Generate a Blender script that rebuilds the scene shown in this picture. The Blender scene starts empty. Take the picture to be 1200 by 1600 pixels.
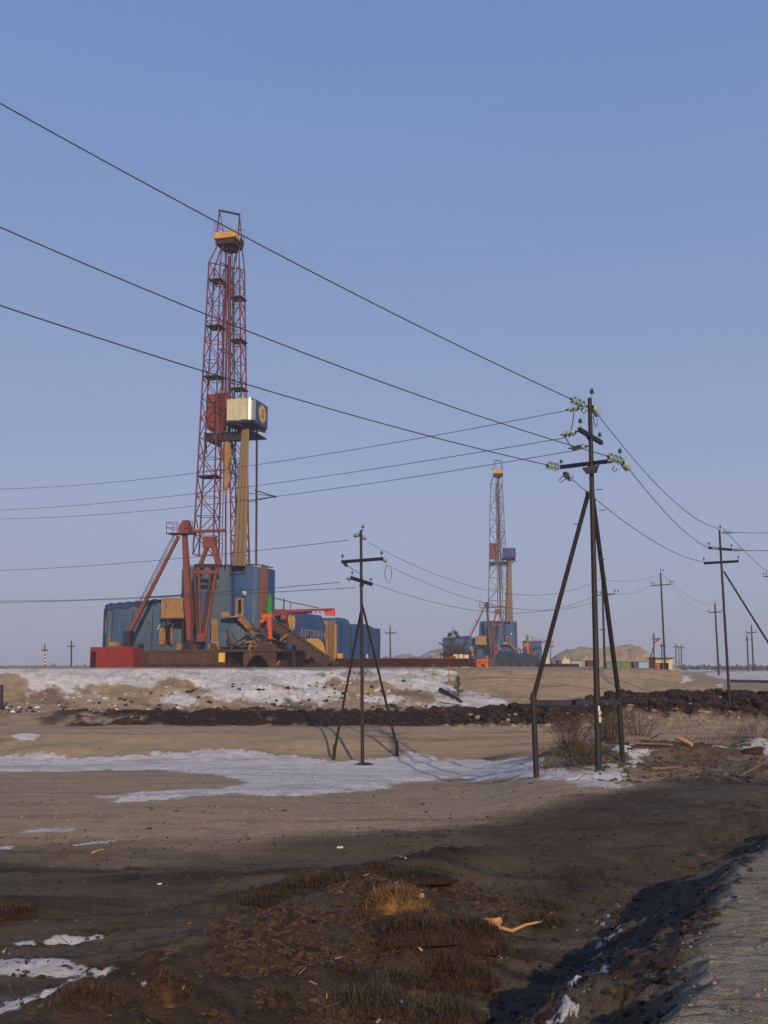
import bpy, math, random
import numpy as np
from mathutils import Vector, Matrix

# ------------------------------------------------------------------ camera, sky, sun, exposure
SC = bpy.context.scene
COL = SC.collection
PITCH = math.atan(240.0 / 1650.0)
CT, ST = math.cos(PITCH), math.sin(PITCH)
cam_d = bpy.data.cameras.new('camera')
cam = bpy.data.objects.new('camera', cam_d)
COL.objects.link(cam)
cam.location = (0, 0, 0)
cam.rotation_euler = (math.radians(90) + PITCH, 0, 0)
cam_d.sensor_fit = 'VERTICAL'
cam_d.sensor_height = 24.0
cam_d.lens = 24.0 * 1650.0 / 1600.0
cam_d.clip_start = 0.05
cam_d.clip_end = 12000
SC.camera = cam

SUN_EL = math.radians(19.0)
SUN_AZ = math.radians(167.0)          # compass bearing seen from the camera, which looks along +Y (0)
w = bpy.data.worlds.new('World')
SC.world = w
w.use_nodes = True
nt = w.node_tree
bg = nt.nodes['Background']
sky = nt.nodes.new('ShaderNodeTexSky')
sky.sky_type = 'NISHITA'
sky.sun_disc = False
sky.sun_elevation = SUN_EL
sky.sun_rotation = SUN_AZ
sky.altitude = 50
sky.air_density = 1.0
sky.dust_density = 1.2
sky.ozone_density = 2.2
# thin milky haze towards the horizon, the same all the way round
geo = nt.nodes.new('ShaderNodeTexCoord')
sep = nt.nodes.new('ShaderNodeSeparateXYZ')
nt.links.new(geo.outputs['Generated'], sep.inputs['Vector'])
cr = nt.nodes.new('ShaderNodeValToRGB')
e = cr.color_ramp.elements
def lin(r, g, b):
    f = lambda c: (c / 255 / 12.92) if c < 10 else ((c / 255 + 0.055) / 1.055) ** 2.4
    return (f(r), f(g), f(b), 1)
e[0].position = 0.0; e[0].color = lin(152, 157, 186)
e[1].position = 1.0; e[1].color = lin(72, 108, 160)
for pos, c in ((0.12, (151, 160, 192)), (0.30, (138, 156, 197)), (0.50, (119, 148, 199)), (0.64, (106, 139, 195)), (0.80, (88, 122, 180))):
    x = cr.color_ramp.elements.new(pos); x.color = lin(*c)
nt.links.new(sep.outputs['Z'], cr.inputs['Fac'])
gain = nt.nodes.new('ShaderNodeVectorMath'); gain.operation = 'SCALE'
gain.inputs['Scale'].default_value = 1 / 0.12
nt.links.new(cr.outputs['Color'], gain.inputs[0])
tint = nt.nodes.new('ShaderNodeMix')
tint.data_type = 'RGBA'
tint.inputs['Factor'].default_value = 0.88
nt.links.new(sky.outputs['Color'], tint.inputs['A'])
nt.links.new(gain.outputs['Vector'], tint.inputs['B'])
# barely uneven air: long faint layers
nmap = nt.nodes.new('ShaderNodeMapping'); nmap.inputs['Scale'].default_value = (0.8, 0.8, 3.0)
nz = nt.nodes.new('ShaderNodeTexNoise'); nz.inputs['Scale'].default_value = 1.1; nz.inputs['Detail'].default_value = 3
nt.links.new(geo.outputs['Generated'], nmap.inputs['Vector']); nt.links.new(nmap.outputs['Vector'], nz.inputs['Vector'])
mr = nt.nodes.new('ShaderNodeMapRange'); mr.inputs['From Min'].default_value = 0.3; mr.inputs['From Max'].default_value = 0.7
mr.inputs['To Min'].default_value = 0.955; mr.inputs['To Max'].default_value = 1.045
nt.links.new(nz.outputs['Fac'], mr.inputs['Value'])
uneven = nt.nodes.new('ShaderNodeVectorMath'); uneven.operation = 'SCALE'
nt.links.new(tint.outputs['Result'], uneven.inputs[0]); nt.links.new(mr.outputs['Result'], uneven.inputs['Scale'])
nt.links.new(uneven.outputs['Vector'], bg.inputs['Color'])
bg.inputs['Strength'].default_value = 0.12
sd = bpy.data.lights.new('sun', 'SUN')
sd.energy = 3.8
sd.angle = math.radians(0.6)
sd.color = (1.0, 0.79, 0.56)
sun = bpy.data.objects.new('sun', sd)
COL.objects.link(sun)
SDIR = Vector((math.sin(SUN_AZ) * math.cos(SUN_EL), math.cos(SUN_AZ) * math.cos(SUN_EL), math.sin(SUN_EL)))
sun.rotation_euler = SDIR.to_track_quat('Z', 'Y').to_euler()
sun.location = (20, -30, 30)
SC.view_settings.view_transform = 'Standard'
SC.view_settings.look = 'None'
SC.view_settings.exposure = 0.0
SC.view_settings.gamma = 1.0
SC.view_settings.use_curve_mapping = False
SC.cycles.volume_bounces = 0
SC.cycles.max_bounces = 6
SC.cycles.diffuse_bounces = 3

# ------------------------------------------------------------------ measuring helpers (survey of the place)
def slope(px, py):
    """x/Y and z/Y of the line of sight through a photograph point"""
    a = (px - 600) / 1650.0
    b = (800 - py) / 1650.0
    Y = CT - ST * b
    return a / Y, (ST + CT * b) / Y
def at(px, py, Y):
    a, s = slope(px, py)
    return Vector((a * Y, Y, s * Y))

# ------------------------------------------------------------------ numpy noise
def _hash(ix, iy, seed):
    n = (ix.astype(np.int64) * 374761393 + iy.astype(np.int64) * 668265263 + seed * 1274126177) & 0x7fffffff
    n = ((n ^ (n >> 13)) * 1274126177) & 0x7fffffff
    n = n ^ (n >> 16)
    return (n & 0xffff) / 65535.0
def vnoise(x, y, seed=0):
    x = np.asarray(x, float); y = np.asarray(y, float)
    ix = np.floor(x); iy = np.floor(y)
    fx = x - ix; fy = y - iy
    fx = fx * fx * (3 - 2 * fx); fy = fy * fy * (3 - 2 * fy)
    a = _hash(ix, iy, seed); b = _hash(ix + 1, iy, seed)
    c = _hash(ix, iy + 1, seed); d = _hash(ix + 1, iy + 1, seed)
    return (a * (1 - fx) + b * fx) * (1 - fy) + (c * (1 - fx) + d * fx) * fy
def fbm(x, y, seed=0, oct=4, gain=0.5):
    s = 0; a = 1.0; t = 0
    for o in range(oct):
        s = s + a * (vnoise(x * 2 ** o + 17.3 * o, y * 2 ** o - 9.1 * o, seed + o) - 0.5) * 2
        t += a; a *= gain
    return s / t                      # about -1..1
def sstep(a, b, x):
    t = np.clip((x - a) / (b - a), 0, 1)
    return t * t * (3 - 2 * t)

# ------------------------------------------------------------------ terrain heights
_pr = np.arange(-50, 4200, 0.25)
def profile(pts):
    xs, zs = zip(*pts)
    v = np.interp(_pr, xs, zs)
    k = np.exp(-0.5 * (np.arange(-6, 7) / 2.0) ** 2); k /= k.sum()
    v = np.convolve(np.pad(v, 6, mode='edge'), k, mode='valid')
    return v
PROF_C = profile([(-50, -2.0), (0, -2.0), (6.6, -2.08), (13.5, -2.2), (18, -2.4), (24, -2.85), (33, -3.45), (39, -3.66), (42.2, -3.62),
                  (43.4, -3.45), (45.6, -2.92), (48.0, -2.68), (49.5, -2.72), (51.5, -3.0), (53, -2.7), (55, -2.38), (56.6, -2.42), (60, -2.1), (70, -1.7), (86, -1.5), (130, -1.6), (4000, -1.6)])
PROF_R = profile([(-50, -2.0), (0, -2.0), (6.6, -2.05), (13.5, -2.15), (20, -2.28), (26, -2.42), (31, -2.52), (36, -2.78), (38.5, -2.7), (40.5, -2.5), (43, -2.55), (47, -2.38),
                  (51, -2.22), (53.4, -1.92), (55, -1.75), (57.5, -1.95), (62, -1.85), (74, -1.5), (86, -1.36), (105, -1.1), (112, -1.12), (126, -1.5), (200, -1.6), (4000, -1.6)])
ROAD_TAN = 0.458
ROAD_COS = math.cos(math.atan(ROAD_TAN))
def road_p(X, Y):
    """distance to the left of the road edge"""
    return ((1.30 + ROAD_TAN * (Y - 5.05)) - X) * ROAD_COS
def pad_edges(X, Y):
    f = (Y - 66.0) + 1.2 * fbm(X * 0.12, Y * 0.05, 3, 3) + 0.5 * fbm(X * 0.6, Y * 0.4, 33, 3)    # behind the front edge
    r = 17.6 + (Y - 66) * 0.16 - X + 0.8 * fbm(X * 0.1, Y * 0.15, 8, 2)
    return f, r
MOUNDS = []     # (x, y, rx, ry, angle, height)
def base_height(X, Y):
    X = np.asarray(X, float); Y = np.asarray(Y, float)
    bear = X / np.maximum(np.abs(Y), 1.0)
    far_w = sstep(35, 48, Y)
    wr = sstep(0.07, 0.19, bear) * (1 - far_w) + sstep(0.16, 0.23, bear) * far_w
    Yw = Y + (0.9 * fbm(X * 0.07, Y * 0.03, 5, 3) + 0.3 * fbm(X * 0.5, Y * 0.1, 6, 3)) * sstep(20, 40, Y)
    zc = np.interp(Yw, _pr, PROF_C); zr = np.interp(Yw, _pr, PROF_R)
    z = zc * (1 - wr) + zr * wr
    # the well pad
    f, r = pad_edges(X, Y)
    top = -0.30 + 0.16 * sstep(68, 84, Y) + 0.02 * fbm(X * 0.2, Y * 0.2, 9, 3)
    hump = 0.40 * np.exp(-((X - 13.4) / 3.4) ** 2 - ((Y - 70.5) / 3.0) ** 2) + 0.3 * np.exp(-((X - 8.5) / 3.0) ** 2 - ((Y - 69.5) / 2.5) ** 2)
    pad = np.minimum(np.minimum(top, -0.30 + f * 0.27), -0.25 + r * 0.42) + hump * sstep(-5, 0, np.minimum(f, r))
    back = -0.2 - np.maximum(Y - 420, 0) * 0.1
    pad = np.minimum(pad, back)
    z = np.maximum(z, pad)
    # the road, its slope and the ditch
    p = road_p(X, Y)
    p = p + (0.30 * fbm(X * 0.9, Y * 0.9, 131, 4, 0.6)) * (1 - sstep(2.6, 4.0, p))
    near = 1 - sstep(9.5, 15, Y)
    bed = -0.075 * np.clip(Y - 9, 0, 10) * (1 - sstep(0.3, 1.6, p)) + np.interp(p, [-30, -7, -6, -3, 0.0, 0.35, 1.25, 1.9, 2.6, 3.3, 4.6], [-2.2, -2.0, -1.6, -1.54, -1.6, -1.76, -2.30, -2.34, -2.16, -2.03, -2.1])
    wroad = 1 - sstep(3.2, 5.5, p)
    wditch = wroad * np.maximum(near, 1 - sstep(0.0, 1.8, p))
    z = z * (1 - wditch) + bed * wditch
    return z
def height(X, Y):
    X = np.asarray(X, float); Y = np.asarray(Y, float)
    z = base_height(X, Y)
    for (mx, my, rx, ry, an, hh) in MOUNDS:
        c, s = math.cos(an), math.sin(an)
        dx = X - mx; dy = Y - my
        q = ((dx * c + dy * s) / rx) ** 2 + ((-dx * s + dy * c) / ry) ** 2
        z = z + hh * np.exp(-q)
    return z
def hit(px, py, hf=None):
    """where the line of sight meets the ground"""
    a, s = slope(px, py)
    Ys = np.exp(np.linspace(math.log(3.0), math.log(900), 6000))
    z = (hf or height)(a * Ys, Ys)
    below = np.nonzero(s * Ys <= z)[0]
    i = below[0] if len(below) else len(Ys) - 1
    return float(a * Ys[i]), float(Ys[i])
def gz(X, Y):
    return float(height(np.array([X]), np.array([Y]))[0])

_fr = math.radians(65)
for (px, py, rx, ry, an, hh) in [(430, 1412, 1.3, 0.35, 0.42, 0.13), (500, 1392, 0.6, 0.35, 0.4, 0.12), (610, 1452, 0.5, 0.35, 0.5, 0.16), (700, 1352, 1.2, 0.45, 0.9, 0.14),
                                 (690, 1520, 0.6, 0.4, 0.9, 0.13), (20, 1424, 0.7, 0.3, 0.1, 0.09), (245, 1588, 0.25, 0.3, 0.5, 0.14), (900, 1395, 1.2, 0.4, 1.1, 0.12), (560, 1580, 0.5, 0.4, 0.6, 0.10),
                                 (600, 1395, 0.5, 0.3, 0.4, 0.08), (150, 1600, 0.5, 0.35, 0.2, 0.12), (330, 1375, 1.5, 0.3, 0.2, 0.05)]:
    x_, y_ = hit(px, py, base_height)
    MOUNDS.append((x_, y_, rx, ry, an, hh))
for (px, py, rx, ry, an, hh) in [(1090, 1185, 2.2, 1.1, 0.1, 0.38), (1180, 1180, 1.0, 0.8, 0.3, 0.42), (960, 1215, 1.6, 0.8, 0.1, -0.16), (890, 1180, 1.6, 1.0, 0.2, 0.32), (1000, 1188, 1.2, 0.9, 0.2, 0.25),
                                 (1165, 1160, 1.4, 0.9, 0.0, 0.2), (745, 1193, 2.6, 0.9, 0.35, 0.12), (90, 1175, 1.6, 0.9, 0.0, 0.25), (1175, 1056, 3.2, 2.4, 0.0, 0.75), (1105, 1050, 3.5, 3.0, 0, 0.4), (1060, 1060, 4, 2, 0, -0.1)]:
    x_, y_ = hit(px, py, base_height)
    MOUNDS.append((x_, y_, rx, ry, an, hh))

# ------------------------------------------------------------------ ground cover masks, all in ground plan
def plan(poly):
    return [hit(px, py) for px, py in poly]
SNOW_PX = [
    [(-60, 1183), (60, 1180), (130, 1184), (210, 1178), (330, 1172), (400, 1172), (470, 1184), (520, 1190), (600, 1184), (650, 1174), (690, 1183), (760, 1190), (822, 1182), (842, 1200), (900, 1205),
     (985, 1190), (995, 1196), (960, 1232), (905, 1232), (870, 1222), (800, 1217), (720, 1214), (640, 1222), (560, 1236), (470, 1246), (360, 1241), (270, 1250), (190, 1256), (160, 1248), (230, 1238),
     (330, 1234), (390, 1224), (330, 1208), (230, 1203), (120, 1205), (0, 1206), (-60, 1206)],
    [(30, 1300), (70, 1297), (115, 1298), (100, 1303), (40, 1305)],
    [(110, 1325), (150, 1319), (185, 1315), (170, 1322), (120, 1328)],
    [(-10, 1326), (20, 1325), (10, 1330)],
    [(20, 1475), (50, 1470), (54, 1475), (28, 1479)],
    [(68, 1472), (88, 1462), (160, 1461), (158, 1467), (110, 1474)],
    [(-60, 1504), (20, 1508), (60, 1512), (95, 1513), (134, 1522), (110, 1531), (-60, 1531)],
    [(-60, 1590), (60, 1566), (150, 1545), (158, 1552), (120, 1568), (20, 1592), (-60, 1610)],
    [(210, 1583), (232, 1570), (242, 1572), (222, 1586)],
    [(955, 1168), (990, 1170), (1030, 1176), (1000, 1182), (965, 1178)],
    [(1120, 1168), (1160, 1166), (1240, 1160), (1240, 1186), (1195, 1180), (1165, 1172)],
    [(1060, 1070), (1130, 1068), (1130, 1073), (1060, 1074)],
    [(1100, 1052), (1150, 1050), (1240, 1048), (1240, 1066), (1150, 1064), (1120, 1060)],
    [(1060, 1044), (1120, 1043), (1130, 1047), (1085, 1050)],
    [(20, 1148), (40, 1145), (66, 1148), (50, 1157), (34, 1157)],
    [(-60, 1180), (20, 1181), (10, 1188), (-60, 1190)],
]
SNOW = [plan(p) for p in SNOW_PX]
MUD_EDGE = sorted(hit(px, py) for px, py in [(-200, 1320), (0, 1322), (200, 1328), (400, 1316), (550, 1303), (700, 1293), (850, 1263), (950, 1241), (1050, 1222), (1200, 1208)])
MUD_X = [p[0] for p in MUD_EDGE]; MUD_Y = [p[1] for p in MUD_EDGE]

def poly_sd(X, Y, poly):
    """signed distance, positive inside"""
    d2 = np.full(X.shape, 1e9); inside = np.zeros(X.shape, bool)
    n = len(poly)
    for i in range(n):
        x0, y0 = poly[i]; x1, y1 = poly[(i + 1) % n]
        ex, ey = x1 - x0, y1 - y0
        L = ex * ex + ey * ey + 1e-9
        t = np.clip(((X - x0) * ex + (Y - y0) * ey) / L, 0, 1)
        d2 = np.minimum(d2, (X - x0 - t * ex) ** 2 + (Y - y0 - t * ey) ** 2)
        c = ((y0 > Y) != (y1 > Y)) & (X < (x1 - x0) * (Y - y0) / ((y1 - y0) if abs(y1 - y0) > 1e-9 else 1e-9) + x0)
        inside ^= c
    return np.where(inside, 1, -1) * np.sqrt(d2)
def covers(X, Y):
    n1 = fbm(X * 0.9, Y * 0.6, 21, 5, 0.6)
    n2 = fbm(X * 3.1, Y * 2.2, 22, 4, 0.6)
    snow = np.full(X.shape, -5.0)
    for i, poly in enumerate(SNOW):
        xs = [p[0] for p in poly]; ys = [p[1] for p in poly]
        m = 1.5
        box = (X > min(xs) - m) & (X < max(xs) + m) & (Y > min(ys) - m) & (Y < max(ys) + m)
        if not box.any(): continue
        size = min(max(xs) - min(xs), max(ys) - min(ys))
        k = min(0.42, 0.16 * size + 0.02); nf_ = 0.45 if size < 1.2 else 1.0
        d = poly_sd(X[box], Y[box], poly)
        d = d / max(k, 0.03) + (n1[box] * 1.3 + n2[box] * 1.2) * nf_ + 0.25 * (nf_ < 1)
        snow[box] = np.maximum(snow[box], d)
    # thin snow fringe south of the big patch
    # snow lying on the bank of the pad
    f, r = pad_edges(X, Y)
    bear = X / np.maximum(Y, 1)
    onb = sstep(-9.2, -7.4, f) * (1 - sstep(0.6, 2.4, f)) * (1 - sstep(0.095, 0.16, bear)) * (Y > 50)
    diag = fbm((X + 0.8 * Y) * 0.5, (Y - 0.4 * X) * 0.25, 41, 5, 0.62)
    bn = 0.20 + 1.6 * diag + 0.55 * fbm(X * 1.5, Y * 1.0, 42, 5, 0.75)
    bn = bn - 1.8 * np.exp(-((X + 23.2) / 1.6) ** 2 - ((Y - 62.5) / 3.0) ** 2) - 1.6 * np.exp(-((X + 1.2) / 1.4) ** 2 - ((f + 3.6) / 1.7) ** 2) - 1.2 * sstep(-5.5, -8.0, f) * (bear < 0.02) \
        - 1.3 * np.exp(-((X + 14.0) / 3.2) ** 2 - ((f + 4.8) / 1.4) ** 2)
    bn = bn + 0.7 * sstep(-3.5, -0.6, f) * (1 - sstep(0.2, 1.4, f)) * (bear < 0.02) - 1.6 * sstep(-4.8, -2.8, f) * sstep(0.05, 0.085, bear)
    snow = np.maximum(snow, np.where(onb > 0.02, (bn - (1 - onb) * 2.2 + 0.3 * n2 * (1 - onb)) * 1.6, -5))
    # specks of snow in the ditch by the road
    p = road_p(X, Y)
    dz = sstep(0.5, 0.9, p) * (1 - sstep(1.9, 2.3, p)) * (Y < 15)
    sp = fbm(X * 8, Y * 6, 51, 5, 0.8) + 0.9 * fbm((X - 0.458 * Y) * 2.2, Y * 0.5, 52, 3) - 0.44 - 0.5 * sstep(9.5, 12.5, Y)
    snow = np.maximum(snow, np.where(dz > 0.3, sp * 6, -5))
    # dark field of mud and peat
    edge = np.interp(X, MUD_X, MUD_Y)
    mud = 1 - sstep(-1.5, 1.3, Y - edge + 1.1 * fbm(X * 0.35, Y * 0.5, 61, 5, 0.6))
    mud = np.where(Y < 3, 1, mud) * sstep(-0.1, 0.25, p)
    # peat bands: the ridge in front of the pad and the ditch
    ridge = sstep(50.6, 51.8, Y + 0.8 * n1) * (1 - sstep(55.8, 57.6, Y + 0.9 * n1)) * sstep(-0.42, -0.24, bear + 0.06 * n1)
    right = sstep(0.13, 0.2, bear) * sstep(46.8, 49, Y + 2.0 * n1) * (1 - sstep(60, 66, Y + 2.5 * n1))
    onpad = sstep(-6.9, -5.6, f) * sstep(-4.4, -3.2, r)
    ridge = ridge * sstep(-0.45, 0.0, n1 + 0.25 + 2.0 * (bear + 0.10))
    right = right * (1 - onpad); ridge = ridge * (1 - onpad)
    ditch = sstep(0.12, 0.4, p + 0.25 * n2) * (1 - sstep(2.4, 3.2, p)) * (Y < 20)
    patch = np.zeros(X.shape)
    for (mx, my, rx, ry, an, hh) in MOUNDS[:19]:
        if hh < 0: continue
        c, s = math.cos(an), math.sin(an)
        dx = X - mx; dy = Y - my
        q = ((dx * c + dy * s) / rx) ** 2 + ((-dx * s + dy * c) / ry) ** 2
        patch = np.maximum(patch, np.exp(-q) * (0.9 + 0.5 * n2))
    peat = np.clip(np.maximum.reduce([ridge, right, ditch * 0.12, patch * 0.9, 0.5 * mud * sstep(0.0, 0.16, bear) * sstep(9.5, 12, Y) * (1 - sstep(23, 27, Y)) * sstep(-0.6, 0.2, n1), 0.6 * sstep(1.9, 2.5, p + 0.3 * n2) * (1 - sstep(2.9, 4.0, p + 0.6 * n1)) * (1 - sstep(8.5, 11.5, Y)) * (Y > 3)]), 0, 1)
    # brown waste ground on the right, between the field and the peat ridge
    brown = sstep(0.16, 0.24, bear + 0.04 * n1) * sstep(22, 25, Y) * (1 - sstep(34, 38, Y + 1.5 * n1)) * sstep(-0.5, 0.3, n1)
    mud = np.maximum(mud, brown * 0.8)
    bn2 = (f > -9) & (f < 0.0) & (Y > 50) & (r > 0) & (bear < 0.12)
    mud = np.where(bn2, np.maximum(mud, sstep(0.0, 0.5, -diag + 0.2 * n1) * 0.55), mud)
    return snow, np.clip(mud, 0, 1), peat, p

def full_height(X, Y):
    z = height(X, Y)
    snow, mud, peat, p = covers(X, Y)
    f, r = pad_edges(X, Y)
    offroad = sstep(0.0, 0.3, p)
    near = 1 - sstep(18, 40, Y)
    # mid relief of trodden dirt
    z = z + offroad * (0.05 * fbm(X * 0.5, Y * 1.1, 71, 5, 0.6) + 0.042 * near * fbm(X * 2.6, Y * 2.6, 72, 5, 0.62) + 0.016 * near * (1 - 2 * np.abs(fbm(X * 9, Y * 9, 73, 4, 0.6))))
    # old wheel tracks crossing the field
    tr = np.sin((Y - 0.42 * X) * 2.3 + 1.4 * fbm(X * 0.3, Y * 0.3, 75, 3))
    z = z + 0.04 * tr * mud * (1 - peat) * near * offroad * sstep(3, 5, Y)
    # lumpy bank of turf between field and ditch
    lump = sstep(1.9, 2.4, p) * (1 - sstep(3.0, 4.2, p)) * (Y > 4) * (1 - sstep(9.0, 12.0, Y))
    z = z + lump * (0.10 * (1 - 2 * np.abs(fbm(X * 1.9, Y * 1.9, 141, 5, 0.6))) + 0.05)
    # clods of peat
    big = np.maximum(sstep(0.02, 0.14, X / np.maximum(Y, 1)), 0.28) * (Y > 45)
    cl = 1 - np.abs(fbm(X * 1.3, Y * 1.3, 81, 5, 0.55)) * 2
    z = z + peat * (Y > 45) * ((0.05 + 0.55 * big) * (cl - 0.30) + 0.32 * big * fbm(X * 0.22, Y * 0.3, 84, 3))
    z = z + peat * (Y < 22) * 0.05 * fbm(X * 5, Y * 5, 82, 4, 0.6)
    mudrough = mud * (1 - peat) * (Y > 22) * (Y < 50)
    z = z + mudrough * 0.12 * fbm(X * 1.7, Y * 1.7, 83, 4, 0.6)
    # eroded bank
    onb = sstep(-8.6, -7, f) * (1 - sstep(-1.2, 0.4, f)) * sstep(-1, 1, r) * (Y > 50)
    z = z + onb * (0.24 * fbm(X * 0.45 + Y * 0.2, Y * 0.4, 91, 5, 0.62) + 0.17 * (1 - 2 * np.abs(fbm(X * 1.2, Y * 0.8, 92, 4, 0.6))) * (1 - sstep(0.02, 0.08, X / np.maximum(Y, 1))))
    # sand berms
    z = z + (Y > 41) * (Y < 51) * 0.09 * fbm(X * 0.9, Y * 0.9, 95, 4, 0.6)
    # churned road shoulder, caterpillar treads across
    onroad = 1 - sstep(-0.1, 0.25, p)
    treadn = np.sin((Y * 0.95 + X * 0.25 + 0.10 * fbm(X * 1.4, Y * 1.4, 99, 2)) * 2 * math.pi / 0.19)
    z = z + onroad * (0.012 * treadn * sstep(-0.3, 0.3, fbm(X * 1.5, Y * 1.5, 98, 3) + 0.3) + 0.022 * fbm(X * 3, Y * 8, 96, 5, 0.65) + 0.02 * fbm(X * 2, Y * 2, 97, 3))
    shoulder = sstep(0.0, 0.4, p) * (1 - sstep(1.0, 1.7, p)) * (Y < 30)
    z = z + shoulder * 0.09 * fbm(X * 3.5, Y * 3.5, 94, 4, 0.6)
    # snow has thickness
    z = z + sstep(0.0, 1.4, snow) * np.where(Y > 50, 0.10, np.where(Y > 20, 0.05, 0.018))
    return z, snow, mud, peat, p

# ------------------------------------------------------------------ materials
def new_mat(name):
    m = bpy.data.materials.new(name)
    m.use_nodes = True
    n = m.node_tree
    return m, n, n.nodes['Principled BSDF']
def N(n, t, **kw):
    x = n.nodes.new(t)
    for k, v in kw.items(): setattr(x, k, v)
    return x
def mixc(n, fac, a, b, blend='MIX'):
    m = N(n, 'ShaderNodeMix', data_type='RGBA', blend_type=blend)
    for i, v in (('Factor', fac), ('A', a), ('B', b)):
        if isinstance(v, (int, float)): m.inputs[i].default_value = v
        elif isinstance(v, tuple): m.inputs[i].default_value = v + (1,)
        else: n.links.new(v, m.inputs[i])
    return m.outputs['Result']
def noise(n, scale, detail=4, rough=0.6, vec=None, dist=0.0):
    t = N(n, 'ShaderNodeTexNoise')
    t.inputs['Scale'].default_value = scale; t.inputs['Detail'].default_value = detail
    t.inputs['Roughness'].default_value = rough; t.inputs['Distortion'].default_value = dist
    if vec is not None: n.links.new(vec, t.inputs['Vector'])
    return t.outputs['Fac']
def ramp(n, fac, lo, hi):
    r = N(n, 'ShaderNodeMapRange')
    r.inputs['From Min'].default_value = lo; r.inputs['From Max'].default_value = hi
    n.links.new(fac, r.inputs['Value'])
    return r.outputs['Result']
def coord(n, scale=(1, 1, 1)):
    tc = N(n, 'ShaderNodeTexCoord')
    mp = N(n, 'ShaderNodeMapping')
    mp.inputs['Scale'].default_value = scale
    n.links.new(tc.outputs['Object'], mp.inputs['Vector'])
    return mp.outputs['Vector']
def bump(n, bsdf, h, strength, distance):
    b = N(n, 'ShaderNodeBump')
    b.inputs['Strength'].default_value = strength; b.inputs['Distance'].default_value = distance
    n.links.new(h, b.inputs['Height']); n.links.new(b.outputs['Normal'], bsdf.inputs['Normal'])
def worn(name, a, b, c=None, scale=1.5, streak=(1, 1, 1), rough=0.7, metallic=0.0, lo=0.42, hi=0.62, clo=0.58, chi=0.66, bmp=0.2, bd=0.01):
    """two-tone weathered surface, with optional rust or dirt c"""
    m, n, p = new_mat(name)
    v = coord(n, streak)
    f = ramp(n, noise(n, scale, 5, 0.65, v), lo, hi)
    col = mixc(n, f, a, b)
    if c is not None:
        col = mixc(n, ramp(n, noise(n, scale * 2.3, 6, 0.7, v, 0.4), clo, chi), col, c)
    col = mixc(n, ramp(n, noise(n, scale * 9, 3, 0.6), 0.2, 0.8), col, mixc(n, 0.25, col, (0, 0, 0)))
    n.links.new(col, p.inputs['Base Color'])
    p.inputs['Roughness'].default_value = rough
    p.inputs['Metallic'].default_value = metallic
    p.inputs['Specular IOR Level'].default_value = 0.3
    bump(n, p, noise(n, scale * 6, 4, 0.6), bmp, bd)
    return m

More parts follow.
